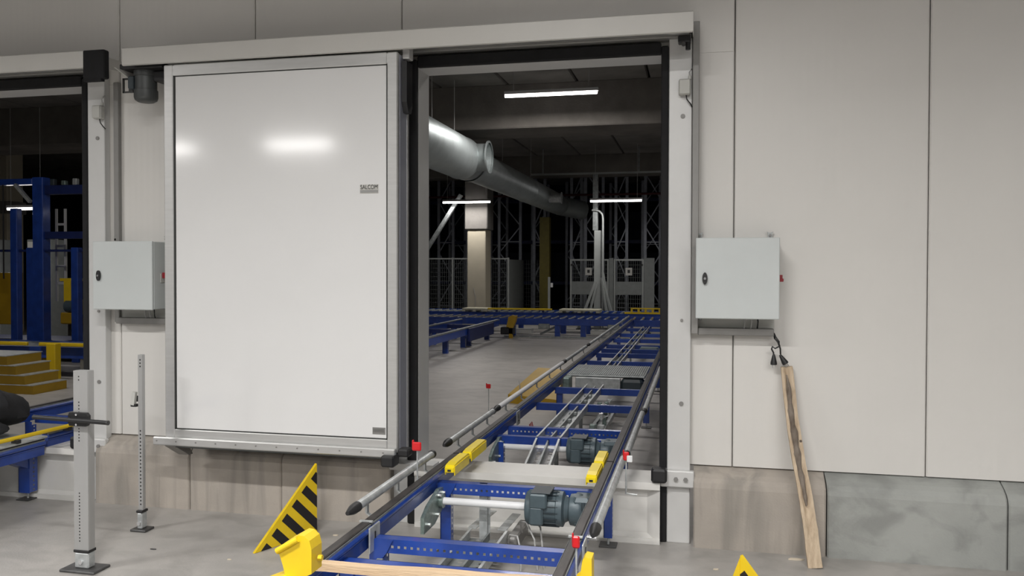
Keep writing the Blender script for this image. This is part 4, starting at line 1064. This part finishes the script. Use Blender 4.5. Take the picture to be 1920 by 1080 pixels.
# mast with leaning struts
ms = thing('lifting_mast', 'pale grey mast with curved tube and leaning struts behind the rollers', 'mast', (-2.55, 16.9, 0))
bx('mast_column', 'fence', ms, -2.67, -2.49, 16.85, 17.0, 0, 2.6, c=.01)
bx('mast_head', 'galvd', ms, -2.71, -2.57, 16.85, 17.0, 2.6, 4.1, c=.01)
MB().tube([(-2.43, 16.8, .02), (-2.43, 16.8, 2.9), (-2.45, 16.8, 3.02), (-2.52, 16.8, 3.10), (-2.62, 16.8, 3.13), (-2.72, 16.8, 3.13)], .026, 10).build('curved_tube', 'fence', ms, smooth=True)
for a, b in (((-3.05, 16.6, .02), (-2.62, 16.8, 1.25)), ((-2.85, 16.65, .02), (-2.60, 16.8, 1.2)), ((-2.25, 16.65, .02), (-2.45, 16.8, 1.35)), ((-2.05, 16.6, .02), (-2.43, 16.8, 1.25)), ((-2.15, 16.7, .02), (-2.44, 16.84, 1.5))):
    MB().bar(a, b, .055, .055).build('leaning_strut', 'fence', ms)
bx('foot_plate', 'steel', ms, -3.1, -2.0, 16.55, 17.05, 0, .02)

# storage racks
def rack_frame(x0, x1, y, lab, z1=4.7, mirror=False, tone='rack'):
    t = thing('pallet_rack', lab, 'rack', ((x0 + x1) / 2, y, 0), 'pallet rack frames at the back of the store')
    for x in (x0, x1):
        MB().prism([(x - .045, y), (x + .045, y), (x + .045, y + .08), (x + .03, y + .08), (x + .03, y + .015), (x - .03, y + .015), (x - .03, y + .08), (x - .045, y + .08)], 0, z1, 'Z').build('upright', tone, t)
    z = .4; k = 0
    while z < z1 - .6:
        a, b = (x0, x1) if (k % 2 == 0) ^ mirror else (x1, x0)
        MB().bar((a, y + .05, z), (b, y + .05, z + .85), .035, .025, (0, 1, 0)).build('diagonal_brace', tone, t); z += .85; k += 1
    for z in (.35, 2.45): MB().bar((x0, y + .05, z), (x1, y + .05, z), .035, .03).build('horizontal_brace', tone, t)
    return t
RL = 'galvanised pallet rack frame with diagonal braces in the row at the back'
pairs = [(-9.3, -8.7), (-8.45, -7.95), (-7.6, -6.9), (-6.25, -5.55), (-5.2, -4.85), (-4.05, -3.72), (-3.45, -2.9), (-2.55, -2.2), (-1.65, -1.15), (-.9, -.3), (.1, .7), (1.2, 1.8)]
ORD = ['leftmost', 'second', 'third', 'fourth', 'fifth', 'sixth', 'seventh', 'eighth', 'ninth', 'tenth', 'eleventh', 'twelfth']
for i, (a, b) in enumerate(pairs): rack_frame(a, b, 21.0 + (i % 3) * .5, 'galvanised rack frame with diagonal braces, %s%s in the front row of racks' % (ORD[i], '' if i == 0 else ' from the left'), mirror=i % 2 == 0)
pairs2 = [(-10.4, -9.8), (-9.2, -8.6), (-7.4, -6.8), (-6.0, -5.4), (-4.6, -4.0), (-3.1, -2.5), (-1.9, -1.3), (-.6, 0)]
for i, (a, b) in enumerate(pairs2):
    t = rack_frame(a, b, 24.5 + (i % 2) * .7, 'dark galvanised rack frame, %s%s in the deeper row of racks' % (ORD[i], '' if i == 0 else ' from the left'), mirror=i % 2 == 1); t['group'] = 'deeper pallet rack frames'
for k in range(3):
    t = thing('rack_shelf', ('lowest', 'middle', 'topmost')[k] + ' long dark navy shelf beam between the deeper racks', 'shelf', (-4, 25, 1 + k * 1.5))
    bx('shelf_beam', 'navy', t, -12, 3, 24.9, 25.0, 1.0 + k * 1.5, 1.12 + k * 1.5); bx('shelf_load', 'rackb', t, -12, 3, 26, 26.8, 1.12 + k * 1.5, 2.2 + k * 1.5, c=.02)
